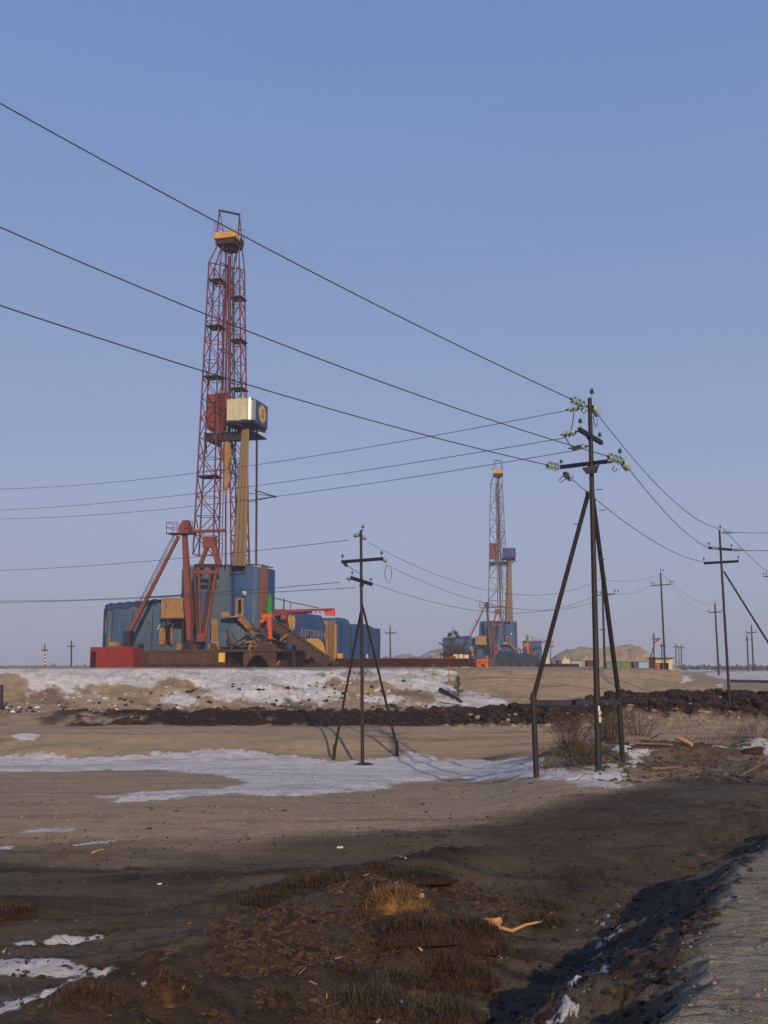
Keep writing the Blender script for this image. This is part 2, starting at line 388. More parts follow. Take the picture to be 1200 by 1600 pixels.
def ground_material():
    m, n, p = new_mat('ground_cover')
    def attr(a):
        x = N(n, 'ShaderNodeAttribute'); x.attribute_name = a
        return x.outputs['Fac']
    v = coord(n)
    vs = coord(n, (0.35, 1.0, 1.0))
    nb = noise(n, 0.35, 4, 0.6, vs)
    nm = noise(n, 2.2, 5, 0.65, v)
    nf = noise(n, 16, 4, 0.7, v)
    sand = mixc(n, ramp(n, nb, 0.35, 0.65), (0.44, 0.310, 0.185), (0.34, 0.240, 0.145))
    sand = mixc(n, ramp(n, nm, 0.45, 0.75), sand, (0.23, 0.155, 0.088))
    sand = mixc(n, ramp(n, nf, 0.2, 0.9), sand, (0.46, 0.345, 0.22))
    vr0 = N(n, 'ShaderNodeMapping'); vr0.inputs['Rotation'].default_value = (0, 0, -0.12); vr0.inputs['Scale'].default_value = (0.22, 2.2, 1)
    tc0 = N(n, 'ShaderNodeTexCoord'); n.links.new(tc0.outputs['Object'], vr0.inputs['Vector'])
    sand = mixc(n, ramp(n, noise(n, 0.7, 6, 0.72, vr0.outputs['Vector'], 0.4), 0.50, 0.68), sand, (0.205, 0.145, 0.090))
    sand = mixc(n, ramp(n, noise(n, 1.3, 4, 0.7, vr0.outputs['Vector'], 0.2), 0.58, 0.74), sand, (0.47, 0.37, 0.26))
    mud = mixc(n, ramp(n, nb, 0.4, 0.6), (0.150, 0.110, 0.072), (0.100, 0.078, 0.056))
    mud = mixc(n, ramp(n, nm, 0.5, 0.7), mud, (0.085, 0.055, 0.030))
    mud = mixc(n, ramp(n, nf, 0.50, 0.80), mud, (0.145, 0.098, 0.052))
    mud = mixc(n, ramp(n, noise(n, 30, 5, 0.8, v), 0.60, 0.75), mud, (0.028, 0.021, 0.016))
    vr = N(n, 'ShaderNodeMapping'); vr.inputs['Rotation'].default_value = (0, 0, -0.40); vr.inputs['Scale'].default_value = (0.35, 3.2, 1)
    tc_ = N(n, 'ShaderNodeTexCoord'); n.links.new(tc_.outputs['Object'], vr.inputs['Vector'])
    mud = mixc(n, ramp(n, noise(n, 0.8, 5, 0.7, vr.outputs['Vector'], 0.5), 0.52, 0.66), mud, (0.046, 0.032, 0.020))
    mud = mixc(n, ramp(n, noise(n, 1.1, 4, 0.7, vr.outputs['Vector'], 0.3), 0.56, 0.74), mud, (0.135, 0.118, 0.100))
    peat = mixc(n, ramp(n, nm, 0.4, 0.65), (0.024, 0.012, 0.008), (0.044, 0.020, 0.012))
    vr = N(n, 'ShaderNodeMapping'); vr.inputs['Rotation'].default_value = (0, 0, -0.40); vr.inputs['Scale'].default_value = (0.35, 3.2, 1)
    tc_ = N(n, 'ShaderNodeTexCoord'); n.links.new(tc_.outputs['Object'], vr.inputs['Vector'])
    mud = mixc(n, ramp(n, noise(n, 0.8, 5, 0.7, vr.outputs['Vector'], 0.5), 0.52, 0.66), mud, (0.046, 0.032, 0.020))
    mud = mixc(n, ramp(n, noise(n, 1.1, 4, 0.7, vr.outputs['Vector'], 0.3), 0.56, 0.74), mud, (0.135, 0.118, 0.100))
    peat = mixc(n, ramp(n, nf, 0.56, 0.78), peat, (0.068, 0.034, 0.016))
    snow = mixc(n, ramp(n, nm, 0.42, 0.72), (0.76, 0.74, 0.73), (0.50, 0.44, 0.38))
    snow = mixc(n, ramp(n, nf, 0.55, 0.85), snow, (0.46, 0.39, 0.32))
    snow = mixc(n, ramp(n, noise(n, 0.7, 6, 0.75, vs), 0.46, 0.66), snow, (0.43, 0.385, 0.34))
    road = mixc(n, ramp(n, nm, 0.35, 0.65), (0.29, 0.26, 0.205), (0.19, 0.165, 0.125))
    road = mixc(n, ramp(n, nf, 0.5, 0.75), road, (0.34, 0.315, 0.26))
    road = mixc(n, ramp(n, noise(n, 7, 5, 0.75, v), 0.56, 0.70), road, (0.085, 0.062, 0.042))
    vt = coord(n, (1.2, 8.0, 1.0))
    road = mixc(n, ramp(n, noise(n, 1.6, 4, 0.7, vt, 0.6), 0.50, 0.66), road, (0.10, 0.075, 0.052))
    road = mixc(n, ramp(n, noise(n, 2.6, 4, 0.7, vt, 0.3), 0.52, 0.70), road, (0.38, 0.35, 0.27))
    col = mixc(n, attr('mud'), sand, mud)
    col = mixc(n, attr('peat'), col, peat)
    col = mixc(n, attr('road'), col, road)
    sn = N(n, 'ShaderNodeMath', operation='ADD')
    n.links.new(attr('snow'), sn.inputs[0])
    sc_ = N(n, 'ShaderNodeMath', operation='MULTIPLY_ADD')
    n.links.new(nf, sc_.inputs[0]); sc_.inputs[1].default_value = 0.9; sc_.inputs[2].default_value = -0.45
    n.links.new(sc_.outputs[0], sn.inputs[1])
    col = mixc(n, ramp(n, sn.outputs[0], 0.42, 0.60), col, snow)
    n.links.new(col, p.inputs['Base Color'])
    p.inputs['Roughness'].default_value = 0.9
    p.inputs['Specular IOR Level'].default_value = 0.2
    hmix = N(n, 'ShaderNodeMath', operation='MULTIPLY_ADD')
    n.links.new(noise(n, 9, 6, 0.75, v), hmix.inputs[0]); hmix.inputs[1].default_value = 1.0
    n.links.new(noise(n, 60, 3, 0.7, v), hmix.inputs[2])
    bump(n, p, hmix.outputs[0], 0.8, 0.05)
    return m
M_GROUND = ground_material()

# ------------------------------------------------------------------ the ground sheet
def build_ground():
    r1 = np.exp(np.arange(math.log(2.2), math.log(118), 0.0052))
    r2 = np.exp(np.arange(math.log(118.6), math.log(9000), 0.035))
    r0 = np.array([0.3, 1.2])
    R = np.concatenate([r0, r1, r2])
    A = np.radians(np.concatenate([np.arange(-180, -25, 5), np.arange(-25, 25, 0.066), np.arange(25, 180, 5)]))
    nr, na = len(R), len(A)
    RR, AA = np.meshgrid(R, A, indexing='ij')
    X = (RR * np.sin(AA)).ravel(); Y = (RR * np.cos(AA)).ravel()
    z, snow, mud, peat, p = full_height(X, Y)
    z = np.where(RR.ravel() > 4000, -1.6 - (RR.ravel() - 4000) * 0.002, z)
    i, j = np.meshgrid(np.arange(nr - 1), np.arange(na), indexing='ij')
    j2 = (j + 1) % na
    F = np.stack([i * na + j, i * na + j2, (i + 1) * na + j2, (i + 1) * na + j], -1).reshape(-1, 4)
    V = np.stack([X, Y, z], 1)
    sn = np.clip(0.5 + snow * 0.5, 0, 1)
    rd = 1 - sstep(0.0, 0.32, p + 0.22 * fbm(X * 2.2, Y * 2.2, 111, 4, 0.65))
    rd = rd * (Y < 60)
    # vertex normals over the whole sheet, kept when it is divided
    d1 = V[F[:, 2]] - V[F[:, 0]]; d2 = V[F[:, 3]] - V[F[:, 1]]
    fn = np.cross(d1, d2)
    flip = fn[:, 2].mean() < 0
    if flip: F = F[:, ::-1]; fn = -fn
    fn /= np.maximum(np.linalg.norm(fn, axis=1, keepdims=True), 1e-12)
    vn = np.zeros_like(V)
    for k in range(4): 
        for c in range(3):
            vn[:, c] += np.bincount(F[:, k], weights=fn[:, c], minlength=len(V))
    vn /= np.maximum(np.linalg.norm(vn, axis=1, keepdims=True), 1e-12)
    def fm(a): return a[F].mean(1)
    cs, cm, cp, cr = fm(sn), fm(mud), fm(peat), fm(rd)
    cls = np.zeros(len(F), int)
    cls[cm > 0.5] = 1
    cls[cp > 0.52] = 2
    cls[cr > 0.5] = 3
    cls[cs > 0.5] = 4
    for c, nm in enumerate(['ground', 'mud_field', 'peat', 'road', 'snow']):
        f = F[cls == c]
        used, inv = np.unique(f, return_inverse=True)
        f = inv.reshape(-1, 4)
        me = bpy.data.meshes.new(nm)
        me.vertices.add(len(used)); me.vertices.foreach_set('co', V[used].astype(np.float32).ravel())
        me.loops.add(f.size); me.loops.foreach_set('vertex_index', f.astype(np.int32).ravel())
        me.polygons.add(len(f)); me.polygons.foreach_set('loop_start', np.arange(0, f.size, 4, dtype=np.int32))
        me.polygons.foreach_set('loop_total', np.full(len(f), 4, dtype=np.int32))
        me.update(calc_edges=True)
        me.polygons.foreach_set('use_smooth', np.ones(len(f), bool))
        for an, arr in (('snow', sn), ('mud', mud), ('peat', peat), ('road', rd)):
            at_ = me.attributes.new(an, 'FLOAT', 'POINT')
            at_.data.foreach_set('value', arr[used].astype(np.float32))
        me.normals_split_custom_set_from_vertices(vn[used].tolist())
        me.materials.append(M_GROUND)
        o = bpy.data.objects.new(nm, me); COL.objects.link(o)
        o['kind'] = 'structure'
build_ground()
def fz(X, Y):
    return float(full_height(np.array([X], float), np.array([Y], float))[0][0])

# ------------------------------------------------------------------ mesh helpers
random.seed(7)
class MB:
    """collects shapes into one mesh"""
    def __init__(self): self.v = []; self.f = []
    def add(self, v, f):
        k = len(self.v); self.v += [tuple(x) for x in v]; self.f += [tuple(i + k for i in q) for q in f]; return self
    def box(self, x0, x1, y0, y1, z0, z1):
        return self.add([(x0, y0, z0), (x1, y0, z0), (x1, y1, z0), (x0, y1, z0), (x0, y0, z1), (x1, y0, z1), (x1, y1, z1), (x0, y1, z1)],
                        [(0, 3, 2, 1), (4, 5, 6, 7), (0, 1, 5, 4), (1, 2, 6, 5), (2, 3, 7, 6), (3, 0, 4, 7)])
    def beam(self, p0, p1, w, h=None, w1=None, n=4):
        """straight bar from p0 to p1; n = 4 is a rectangular section, more is round"""
        p0 = Vector(p0); p1 = Vector(p1); d = (p1 - p0)
        if d.length < 1e-6: return self
        d.normalize()
        ref = Vector((0, 0, 1)) if abs(d.z) < 0.95 else Vector((0, 1, 0))
        s = d.cross(ref).normalized(); u = s.cross(d)
        h = w if h is None else h; k1 = 1.0 if w1 is None else w1 / w
        v = []
        for p, k in ((p0, 1.0), (p1, k1)):
            if n == 4:
                for a, b in ((-1, -1), (1, -1), (1, 1), (-1, 1)): v.append(p + s * a * w * k / 2 + u * b * h * k / 2)
            else:
                for i in range(n):
                    t = 2 * math.pi * i / n
                    v.append(p + s * math.cos(t) * w * k / 2 + u * math.sin(t) * h * k / 2)
        f = [tuple(range(n))[::-1], tuple(range(n, 2 * n))] + [(i, (i + 1) % n, n + (i + 1) % n, n + i) for i in range(n)]
        return self.add(v, f)
    def tube(self, pts, r, n=5, r1=None):
        pts = [Vector(p) for p in pts]; v = []; m = len(pts)
        for i, p in enumerate(pts):
            d = (pts[min(i + 1, m - 1)] - pts[max(i - 1, 0)]).normalized()
            ref = Vector((0, 0, 1)) if abs(d.z) < 0.95 else Vector((0, 1, 0))
            s = d.cross(ref).normalized(); u = s.cross(d)
            rr = r if r1 is None else r + (r1 - r) * i / (m - 1)
            for k in range(n):
                t = 2 * math.pi * k / n
                v.append(p + (s * math.cos(t) + u * math.sin(t)) * rr)
        f = [tuple(range(n))[::-1], tuple(range((m - 1) * n, m * n))]
        for i in range(m - 1):
            for k in range(n): f.append((i * n + k, i * n + (k + 1) % n, (i + 1) * n + (k + 1) % n, (i + 1) * n + k))
        return self.add(v, f)
    def lathe(self, c, axis, prof, n=10):
        """prof = (distance along axis, radius)"""
        c = Vector(c); d = Vector(axis).normalized()
        ref = Vector((0, 0, 1)) if abs(d.z) < 0.95 else Vector((0, 1, 0))
        s = d.cross(ref).normalized(); u = s.cross(d); v = []
        for a, r in prof:
            for k in range(n):
                t = 2 * math.pi * k / n
                v.append(c + d * a + (s * math.cos(t) + u * math.sin(t)) * r)
        m = len(prof)
        f = [tuple(range(n))[::-1], tuple(range((m - 1) * n, m * n))]
        for i in range(m - 1):
            for k in range(n): f.append((i * n + k, i * n + (k + 1) % n, (i + 1) * n + (k + 1) % n, (i + 1) * n + k))
        return self.add(v, f)
    def build(self, name, mat, parent=None, off=None, smooth=False):
        me = bpy.data.meshes.new(name)
        v = self.v if off is None else [(a - off[0], b - off[1], c - off[2]) for a, b, c in self.v]
        me.from_pydata([tuple(x) for x in v], [], self.f)
        me.materials.append(mat)
        if smooth:
            for q in me.polygons: q.use_smooth = True
        me.update()
        o = bpy.data.objects.new(name, me); COL.objects.link(o)
        if parent is not None: o.parent = parent
        return o
def tag(o, label, cat, group=None, kind=None):
    if label: o['label'] = label
    if cat: o['category'] = cat
    if group: o['group'] = group
    if kind: o['kind'] = kind
    return o
class Thing:
    """an Empty at the base of a thing; its parts are given in the frame of the site (rotated by yaw about org)"""
    def __init__(self, name, label, cat, base, org=(0, 0, 0), yaw=0.0, group=None, zs=1.0):
        self.e = bpy.data.objects.new(name, None); COL.objects.link(self.e)
        self.e.empty_display_size = 0.3
        M = Matrix.Translation(Vector(org)) @ Matrix.Rotation(yaw, 4, 'Z')
        self.e.matrix_world = M @ Matrix.Translation(Vector(base))
        self.b = base
        tag(self.e, label, cat, group)
    def part(self, name, mb, mat, smooth=False, label=None, parent=None, kind=None):
        o = mb.build(name, mat, parent or self.e, self.b, smooth)
        if label: o['label'] = label
        if kind: o['kind'] = kind
        return o
    def bar(self, name, p0, p1, w, mat, parent=None, n=4):
        """an alike straight piece; all of them share one unit mesh"""
        key = (name, mat.name, n)
        if key not in BAR:
            BAR[key] = MB().beam((0, 0, -0.5), (0, 0, 0.5), 1.0, n=n).build(name, mat)
            me = BAR[key].data; bpy.data.objects.remove(BAR[key]); BAR[key] = me
        o = bpy.data.objects.new(name, BAR[key]); COL.objects.link(o)
        o.parent = parent or self.e
        a = Vector(p0) - Vector(self.b); b = Vector(p1) - Vector(self.b); d = b - a
        o.location = (a + b) / 2
        o.rotation_mode = 'QUATERNION'
        o.rotation_quaternion = d.to_track_quat('Z', 'Y')
        o.scale = (w, w, d.length)
        return o
BAR = {}
def single(name, mb, mat, label, cat, group=None, org=None, smooth=False, kind=None):
    o = mb.build(name, mat, None, org, smooth)
    if org is not None: o.location = org
    return tag(o, label, cat, group, kind)

# ------------------------------------------------------------------ materials of things
M_POLE = worn('tarred_pole_steel', (0.026, 0.018, 0.018), (0.015, 0.013, 0.017), (0.050, 0.028, 0.022), 3, (1, 1, 0.25), 0.6)
M_ARM = worn('dark_crossarm_paint', (0.010, 0.011, 0.024), (0.015, 0.015, 0.03), None, 3, rough=0.5)
M_GLASS = worn('pale_insulator_glass', (0.34, 0.43, 0.42), (0.24, 0.33, 0.33), None, 6, rough=0.25)
M_GREEN = worn('green_insulator_glass', (0.035, 0.13, 0.11), (0.025, 0.10, 0.09), None, 6, rough=0.25)
M_WIRE = worn('weathered_wire', (0.055, 0.065, 0.070), (0.035, 0.04, 0.05), None, 1, rough=0.6)
M_WHITE = worn('chalk_white_paint', (0.70, 0.66, 0.60), (0.55, 0.50, 0.45), (0.2, 0.15, 0.1), 5)
M_RED = worn('faded_red_paint', (0.225, 0.056, 0.044), (0.17, 0.048, 0.038), (0.13, 0.060, 0.03), 0.8, (1, 1, 0.5))
M_REDM = worn('mast_red_paint', (0.165, 0.030, 0.048), (0.11, 0.025, 0.040), (0.07, 0.03, 0.035), 0.5, (1, 1, 0.4))
M_ORANGE = worn('signal_orange_paint', (0.70, 0.115, 0.030), (0.58, 0.085, 0.028), (0.45, 0.12, 0.05), 1.2)
M_BOX = worn('bright_red_sheet', (0.27, 0.020, 0.022), (0.21, 0.019, 0.020), (0.28, 0.04, 0.03), 0.6)
M_PANEL = worn('brown_red_panel', (0.24, 0.060, 0.036), (0.19, 0.050, 0.032), (0.12, 0.048, 0.03), 0.7)
M_YEL = worn('crown_yellow', (0.66, 0.34, 0.060), (0.52, 0.26, 0.05), (0.3, 0.14, 0.04), 0.8)
M_CREAM = worn('cream_sheet', (0.58, 0.51, 0.33), (0.50, 0.44, 0.28), (0.36, 0.27, 0.14), 0.8)
M_OCHRE = worn('ochre_rusty_sheet', (0.34, 0.20, 0.072), (0.27, 0.135, 0.05), (0.15, 0.07, 0.03), 1.0, (1, 1, 0.35))
M_RUST = worn('rust_brown_steel', (0.095, 0.043, 0.026), (0.055, 0.030, 0.020), (0.17, 0.105, 0.038), 0.45, (1, 1, 0.5))
M_RUSTD = worn('dark_rust_steel', (0.060, 0.020, 0.015), (0.035, 0.015, 0.012), (0.08, 0.035, 0.02), 0.6)
M_DARK = worn('dark_opening', (0.010, 0.009, 0.010), (0.006, 0.006, 0.007), None, 1)
M_UNDER = worn('dark_steel', (0.020, 0.019, 0.028), (0.030, 0.027, 0.035), None, 1)
M_TARP = worn('faded_blue_tarpaulin', (0.030, 0.088, 0.200), (0.095, 0.130, 0.165), (0.050, 0.065, 0.070), 0.55, (1, 1, 0.22), 0.75, lo=0.35, hi=0.6, bmp=0.4, bd=0.05)
M_TARPB = worn('strong_blue_tarpaulin', (0.024, 0.075, 0.200), (0.034, 0.092, 0.215), (0.030, 0.065, 0.135), 0.45, (1, 1, 0.25), 0.7, bmp=0.4, bd=0.05)
M_TARPD = worn('navy_trim', (0.020, 0.035, 0.110), (0.030, 0.050, 0.14), None, 0.6)
M_SIGNB = worn('sign_blue', (0.020, 0.040, 0.160), (0.025, 0.05, 0.18), None, 0.8, rough=0.4)
M_SIGNY = worn('sign_yellow', (0.80, 0.46, 0.060), (0.66, 0.36, 0.06), None, 1.5)
M_SIGNP = worn('sign_pale', (0.34, 0.25, 0.27), (0.24, 0.20, 0.26), (0.2, 0.2, 0.3), 1.5)
M_STRIPE = worn('brown_stripe', (0.30, 0.105, 0.050), (0.24, 0.085, 0.045), None, 0.6, (1, 1, 0.3))
M_TAN = worn('drill_pipe_tan', (0.27, 0.185, 0.095), (0.17, 0.120, 0.070), (0.12, 0.075, 0.045), 1.2, (1, 1, 0.12))
M_TAND = worn('drill_pipe_brown', (0.15, 0.095, 0.050), (0.10, 0.065, 0.04), (0.07, 0.045, 0.03), 1.2, (1, 1, 0.12))
M_GRT = worn('green_tank_paint', (0.040, 0.230, 0.035), (0.03, 0.18, 0.03), None, 1)
M_GREY = worn('grey_green_mast', (0.135, 0.165, 0.180), (0.10, 0.125, 0.15), (0.14, 0.10, 0.09), 0.5)
M_CONCR = worn('pale_plank', (0.42, 0.34, 0.22), (0.33, 0.26, 0.16), (0.22, 0.16, 0.09), 1.2, (1, 1, 0.3))
M_LBLUE = worn('pale_blue_sheet', (0.30, 0.42, 0.52), (0.25, 0.36, 0.46), None, 0.5)
M_LGREEN = worn('faded_green_sheet', (0.13, 0.22, 0.09), (0.10, 0.17, 0.07), None, 0.5)
M_WOODC = worn('fresh_split_wood', (0.62, 0.33, 0.14), (0.50, 0.24, 0.09), (0.28, 0.13, 0.06), 6)
M_WOODG = worn('grey_dry_wood', (0.22, 0.145, 0.085), (0.15, 0.10, 0.065), (0.09, 0.06, 0.04), 6)
M_PEATC = worn('dark_peat_clod', (0.026, 0.011, 0.007), (0.044, 0.018, 0.010), (0.065, 0.034, 0.018), 4, bmp=0.6, bd=0.03)
M_SANDC = worn('sand_clod', (0.32, 0.24, 0.16), (0.24, 0.175, 0.115), (0.15, 0.105, 0.07), 4, bmp=0.6, bd=0.03)
M_MUDC = worn('mud_clod', (0.075, 0.055, 0.038), (0.050, 0.038, 0.028), (0.10, 0.065, 0.035), 5, bmp=0.6, bd=0.02)
M_SNOWC = worn('dirty_snow_lump', (0.66, 0.65, 0.66), (0.5, 0.46, 0.43), None, 5)
M_GRASSO = worn('dry_orange_grass', (0.25, 0.125, 0.042), (0.15, 0.075, 0.028), (0.34, 0.21, 0.09), 6)
M_GRASSB = worn('brown_heather', (0.085, 0.050, 0.022), (0.055, 0.034, 0.018), (0.13, 0.085, 0.035), 6)
M_MOSS = worn('olive_moss', (0.090, 0.066, 0.028), (0.060, 0.044, 0.021), (0.12, 0.088, 0.038), 6)
M_PINE = worn('pine_needles', (0.045, 0.075, 0.022), (0.028, 0.050, 0.018), (0.09, 0.09, 0.03), 6)
M_TWIG = worn('bare_twigs', (0.085, 0.052, 0.030), (0.06, 0.038, 0.024), (0.12, 0.08, 0.04), 3)
M_GLINT = worn('polished_sheet', (0.80, 0.66, 0.42), (0.7, 0.6, 0.45), None, 1.2, rough=0.28, metallic=0.9)

# ------------------------------------------------------------------ drilling rigs
class Rig:
    def __init__(self, px, py, Y, yaw, near):
        a, s = slope(px, py)
        self.org = Vector((a * Y, Y, gz(a * Y, Y) - 0.03)); self.yaw = yaw; self.near = near
    def T(self, name, label, cat, base, group=None):
        return Thing(name, label, cat, base, self.org, self.yaw, group)
RIG1 = (348, 1041, 117.0, math.radians(-15))
_o = at(348, 1041, 117.0); _o = Vector((_o.x, _o.y, gz(_o.x, _o.y) - 0.03))
_U = Vector((math.cos(RIG1[3]), math.sin(RIG1[3]))); _W = Vector((-math.sin(RIG1[3]), math.cos(RIG1[3])))
def RL(px, py, v=0.0):
    """rig frame (u, v, z) of a photograph point of the near rig lying in the upright plane v"""
    a, s = slope(px, py)
    # (a*Y - ox) * W.x + (Y - oy) * W.y = v
    Y = (v + _o.x * _W.x + _o.y * _W.y) / (a * _W.x + _W.y)
    X = a * Y
    return Vector(((X - _o.x) * _U.x + (Y - _o.y) * _U.y, v, s * Y - _o.z))
def RU(px, py, u):
    """the same for a point lying in the upright plane u (side walls)"""
    a, s = slope(px, py)
    Y = (u + _o.x * _U.x + _o.y * _U.y) / (a * _U.x + _U.y)
    X = a * Y
    return Vector((u, (X - _o.x) * _W.x + (Y - _o.y) * _W.y, s * Y - _o.z))

def tarp(outline, z0, z1f, amp=0.10, seed=0, step=0.45, roof=True, flare=0.0):
    """hung tarpaulin around a plan outline; z1f(u, v) gives its top; folds and sags pushed into it"""
    pts = []
    n = len(outline)
    for i in range(n):
        a = Vector(outline[i]); b = Vector(outline[(i + 1) % n]); m = max(1, int((b - a).length / step))
        for k in range(m): pts.append(a + (b - a) * k / m)
    c = sum(pts, Vector((0, 0))) / len(pts)
    N_ = len(pts); L = 0; ls = []
    for i, p in enumerate(pts):
        ls.append(L); L += (pts[(i + 1) % N_] - p).length
    rows = 12; V = []
    for r in range(rows + 1):
        t = r / rows
        for i, p in enumerate(pts):
            d = (pts[(i + 1) % N_] - pts[i - 1]); nrm = Vector((d.y, -d.x)).normalized()
            w_ = float(fbm(np.array([ls[i] * 0.75 + t * 0.8]), np.array([t * 1.6 + seed * 7.7]), seed, 4)[0])
            f2 = math.sin(ls[i] * 3.1 + 2.5 * w_) * 0.25
            o = amp * (w_ + f2) * (0.35 + math.sin(math.pi * min(1, t * 1.05)))
            q = p + nrm * (o + flare * (1 - t) ** 2)
            top = z1f(p.x, p.y) + 0.10 * float(fbm(np.array([ls[i] * 0.5]), np.array([seed * 3.1]), seed + 5, 3)[0])
            V.append((q.x, q.y, z0 + (top - z0) * t))
    F = []
    for r in range(rows):
        for i in range(N_): F.append((r * N_ + i, r * N_ + (i + 1) % N_, (r + 1) * N_ + (i + 1) % N_, (r + 1) * N_ + i))
    mb = MB().add(V, F)
    if roof:
        k = len(mb.v); mb.v.append((c.x, c.y, z1f(c.x, c.y) + 0.05))
        for i in range(N_): mb.f.append((rows * N_ + i, rows * N_ + (i + 1) % N_, k))
    return mb
def railing(T, name, pts, h, mat, w=0.05, step=1.0):
    m = MB()
    for a, b in zip(pts[:-1], pts[1:]):
        a = Vector(a); b = Vector(b); L = (b - a).length; k = max(1, int(L / step))
        for z in (h * 0.5, h): m.beam(a + Vector((0, 0, z)), b + Vector((0, 0, z)), w)
        for i in range(k + 1):
            p = a + (b - a) * i / k; m.beam(p, p + Vector((0, 0, h)), w)
    return T.part(name, m, mat)

def build_rig(near):
    if near:
        R = Rig(*RIG1, True); who = 'nearer drilling rig'; far = ''
        red, redm, upper, under = M_RED, M_REDM, M_REDM, M_UNDER
    else:
        R = Rig(787.5, 1041, 269.0, math.radians(-8), False); who = 'distant drilling rig'; far = 'far '
        red, redm, upper, under = M_RED, M_REDM, M_GREY, M_UNDER
    TA = M_TARP if near else M_TARPB
    cw = 0.18 if near else 0.17
    bw = 0.085 if near else 0.11
    # ---- the lattice mast: two square columns joined at the top by the crown
    T = R.T('rig_mast', ('tall red lattice mast of the nearer drilling rig, yellow panels round its top platform' if near else
                         'lattice mast of the distant drilling rig, grey green above and red in its middle'), 'drilling mast', (0, 0, 0))
    V_L = (-0.2, 1.35); V_R = (1.6, 3.15)
    def chordsL(t):      # t 0 at py 860, 1 at py 410
        py = 860 + (410 - 860) * t
        out = []
        for v in V_L:
            for a, b in ((302, 326.5), (333, 344)):
                p = RL(a + (b - a) * t, py, -0.2); out.append(Vector((p.x, v, p.z)))
        return out
    def chordsR(t):
        py = 860 + (415 - 860) * t
        out = []
        for v in V_R:
            for a, b in ((361, 356), (380.5, 374)):
                p = RL(a + (b - a) * t, py, 1.6); out.append(Vector((p.x, v, p.z)))
        return out
    NL = 17 if near else 12
    def mt(z): 
        if near: return redm
        return M_GREY if (z > 33.5 or z < 26.5) else redm
    for fn, lev0 in ((chordsL, -0.42), (chordsR, -0.42)):
        ts = [lev0 + (1 - lev0) * i / (NL + 4) for i in range(NL + 5)] if fn is chordsL else [lev0 + (1 - lev0) * i / (NL + 4) for i in range(NL + 5)]
        ts = [t for t in ts if t > (-0.06 if fn is chordsL else -0.12)]
        C = [fn(t) for t in ts]
        for k in range(4):
            for i0, i1 in ((0, len(ts) // 2), (len(ts) // 2, len(ts) - 1)):
                T.bar('leg', C[i0][k], C[i1][k], cw, mt((C[i0][k].z + C[i1][k].z) / 2), n=6)
        for i in range(len(ts) - 1):
            for a, b in ((0, 1), (1, 3), (3, 2), (2, 0)):
                m = mt(C[i][a].z)
                T.bar('cross_tie', C[i][a], C[i][b], bw * 0.8, m)
                if (i + a) % 2: T.bar('brace', C[i][a], C[i + 1][b], bw, m)
                else: T.bar('brace', C[i][b], C[i + 1][a], bw, m)
    topL, topR = chordsL(1.0), chordsR(1.0)
    zc = RL(357, 386, 1.0).z
    cb = [RL(337.5, 386, 0.0), RL(367, 386, 0.0)]
    cx0, cx1 = cb[0].x, cb[1].x
    for k, p in enumerate(topL):
        T.bar('leg', p, (cx0 + 0.1 + (k % 2) * 0.7, 0.2 + (k // 2) * 1.1, zc), cw * 0.9, upper, n=6)
    for k, p in enumerate(topR):
        T.bar('leg', p, (cx1 - 0.8 + (k % 2) * 0.7, 1.4 + (k // 2) * 1.1, zc), cw * 0.9, upper, n=6)
    for a, b in ((topL[1], topR[0]), (topL[3], topR[2]), (topL[0], topR[3])): T.bar('brace', a, b, bw * 1.3, upper)
    for t in (0.93, 0.7, 0.5, 0.28):
        a, b = chordsL(t), chordsR(t)
        T.bar('cross_tie', a[1], b[0], bw * 1.6, upper); T.bar('cross_tie', a[3], b[2], bw * 1.6, upper)
    # crown platform
    ph = RL(357, 373, 1.0).z
    T.part('crown_platform', MB().box(cx0, cx1, -0.2, 2.4, zc, zc + 0.5).box(cx0 + 0.7, cx1 - 0.5, 0.6, 2.1, zc - 0.4, zc).box(cx0 - 0.1, cx1 + 0.1, -0.3, 2.5, zc + 0.5, zc + 0.62), M_RUSTD)
    npan = 3
    for i in range(npan):
        a = cx0 - 0.15 + (cx1 - cx0 + 0.3) * i / npan; b = cx0 - 0.15 + (cx1 - cx0 + 0.3) * (i + 1) / npan
        T.part('guard_panel', MB().box(a + 0.02, b - 0.02, -0.36, -0.30, zc + 0.62, zc + 1.35 + 0.12 * (i == 2)), M_YEL)
    for i in range(2):
        T.part('guard_panel', MB().box(cx1 + 0.1, cx1 + 0.16, 0.1 + i * 1.1, 1.1 + i * 1.1, zc + 0.62, zc + 1.1), M_YEL if i == 0 else M_RUSTD)
    T.part('sheave_block', MB().lathe((cx0 + 1.0, 1.3, zc + 0.95), (1, 0, 0), [(0, 0.1), (0, 0.5), (0.9, 0.5), (0.9, 0.1)], 12), M_RUSTD)
    fz_ = RL(357, 334, 1.0).z
    for x, xt, y in ((cx0 + 0.25, cx0 + 0.45, -0.2), (cx1 - 0.15, cx1 - 0.2, 1.6)):
        T.bar('gin_post', (x - 0.15, y, zc + 0.6), (xt, y, fz_), 0.13, upper)
        T.bar('gin_post', (x + 0.5 * (1 if x < 0 else 0) + 0.25, y + 0.3, zc + 0.6), (xt, y, fz_), 0.10, upper)
        T.bar('brace', (x - 0.05, y, zc + 2.3), (x + 0.3, y + 0.1, zc + 2.3), 0.06, upper)
    T.bar('gin_beam', (cx0 + 0.30, -0.2, fz_), (cx1 - 0.1, 1.6, fz_), 0.20, under)
    railing(T, 'railing', [(cx0 - 0.1, -0.3, zc + 0.62), (cx0 - 0.1, 2.4, zc + 0.62), (cx1 + 0.1, 2.4, zc + 0.62)], 2.0, M_RED, 0.045, 1.1)
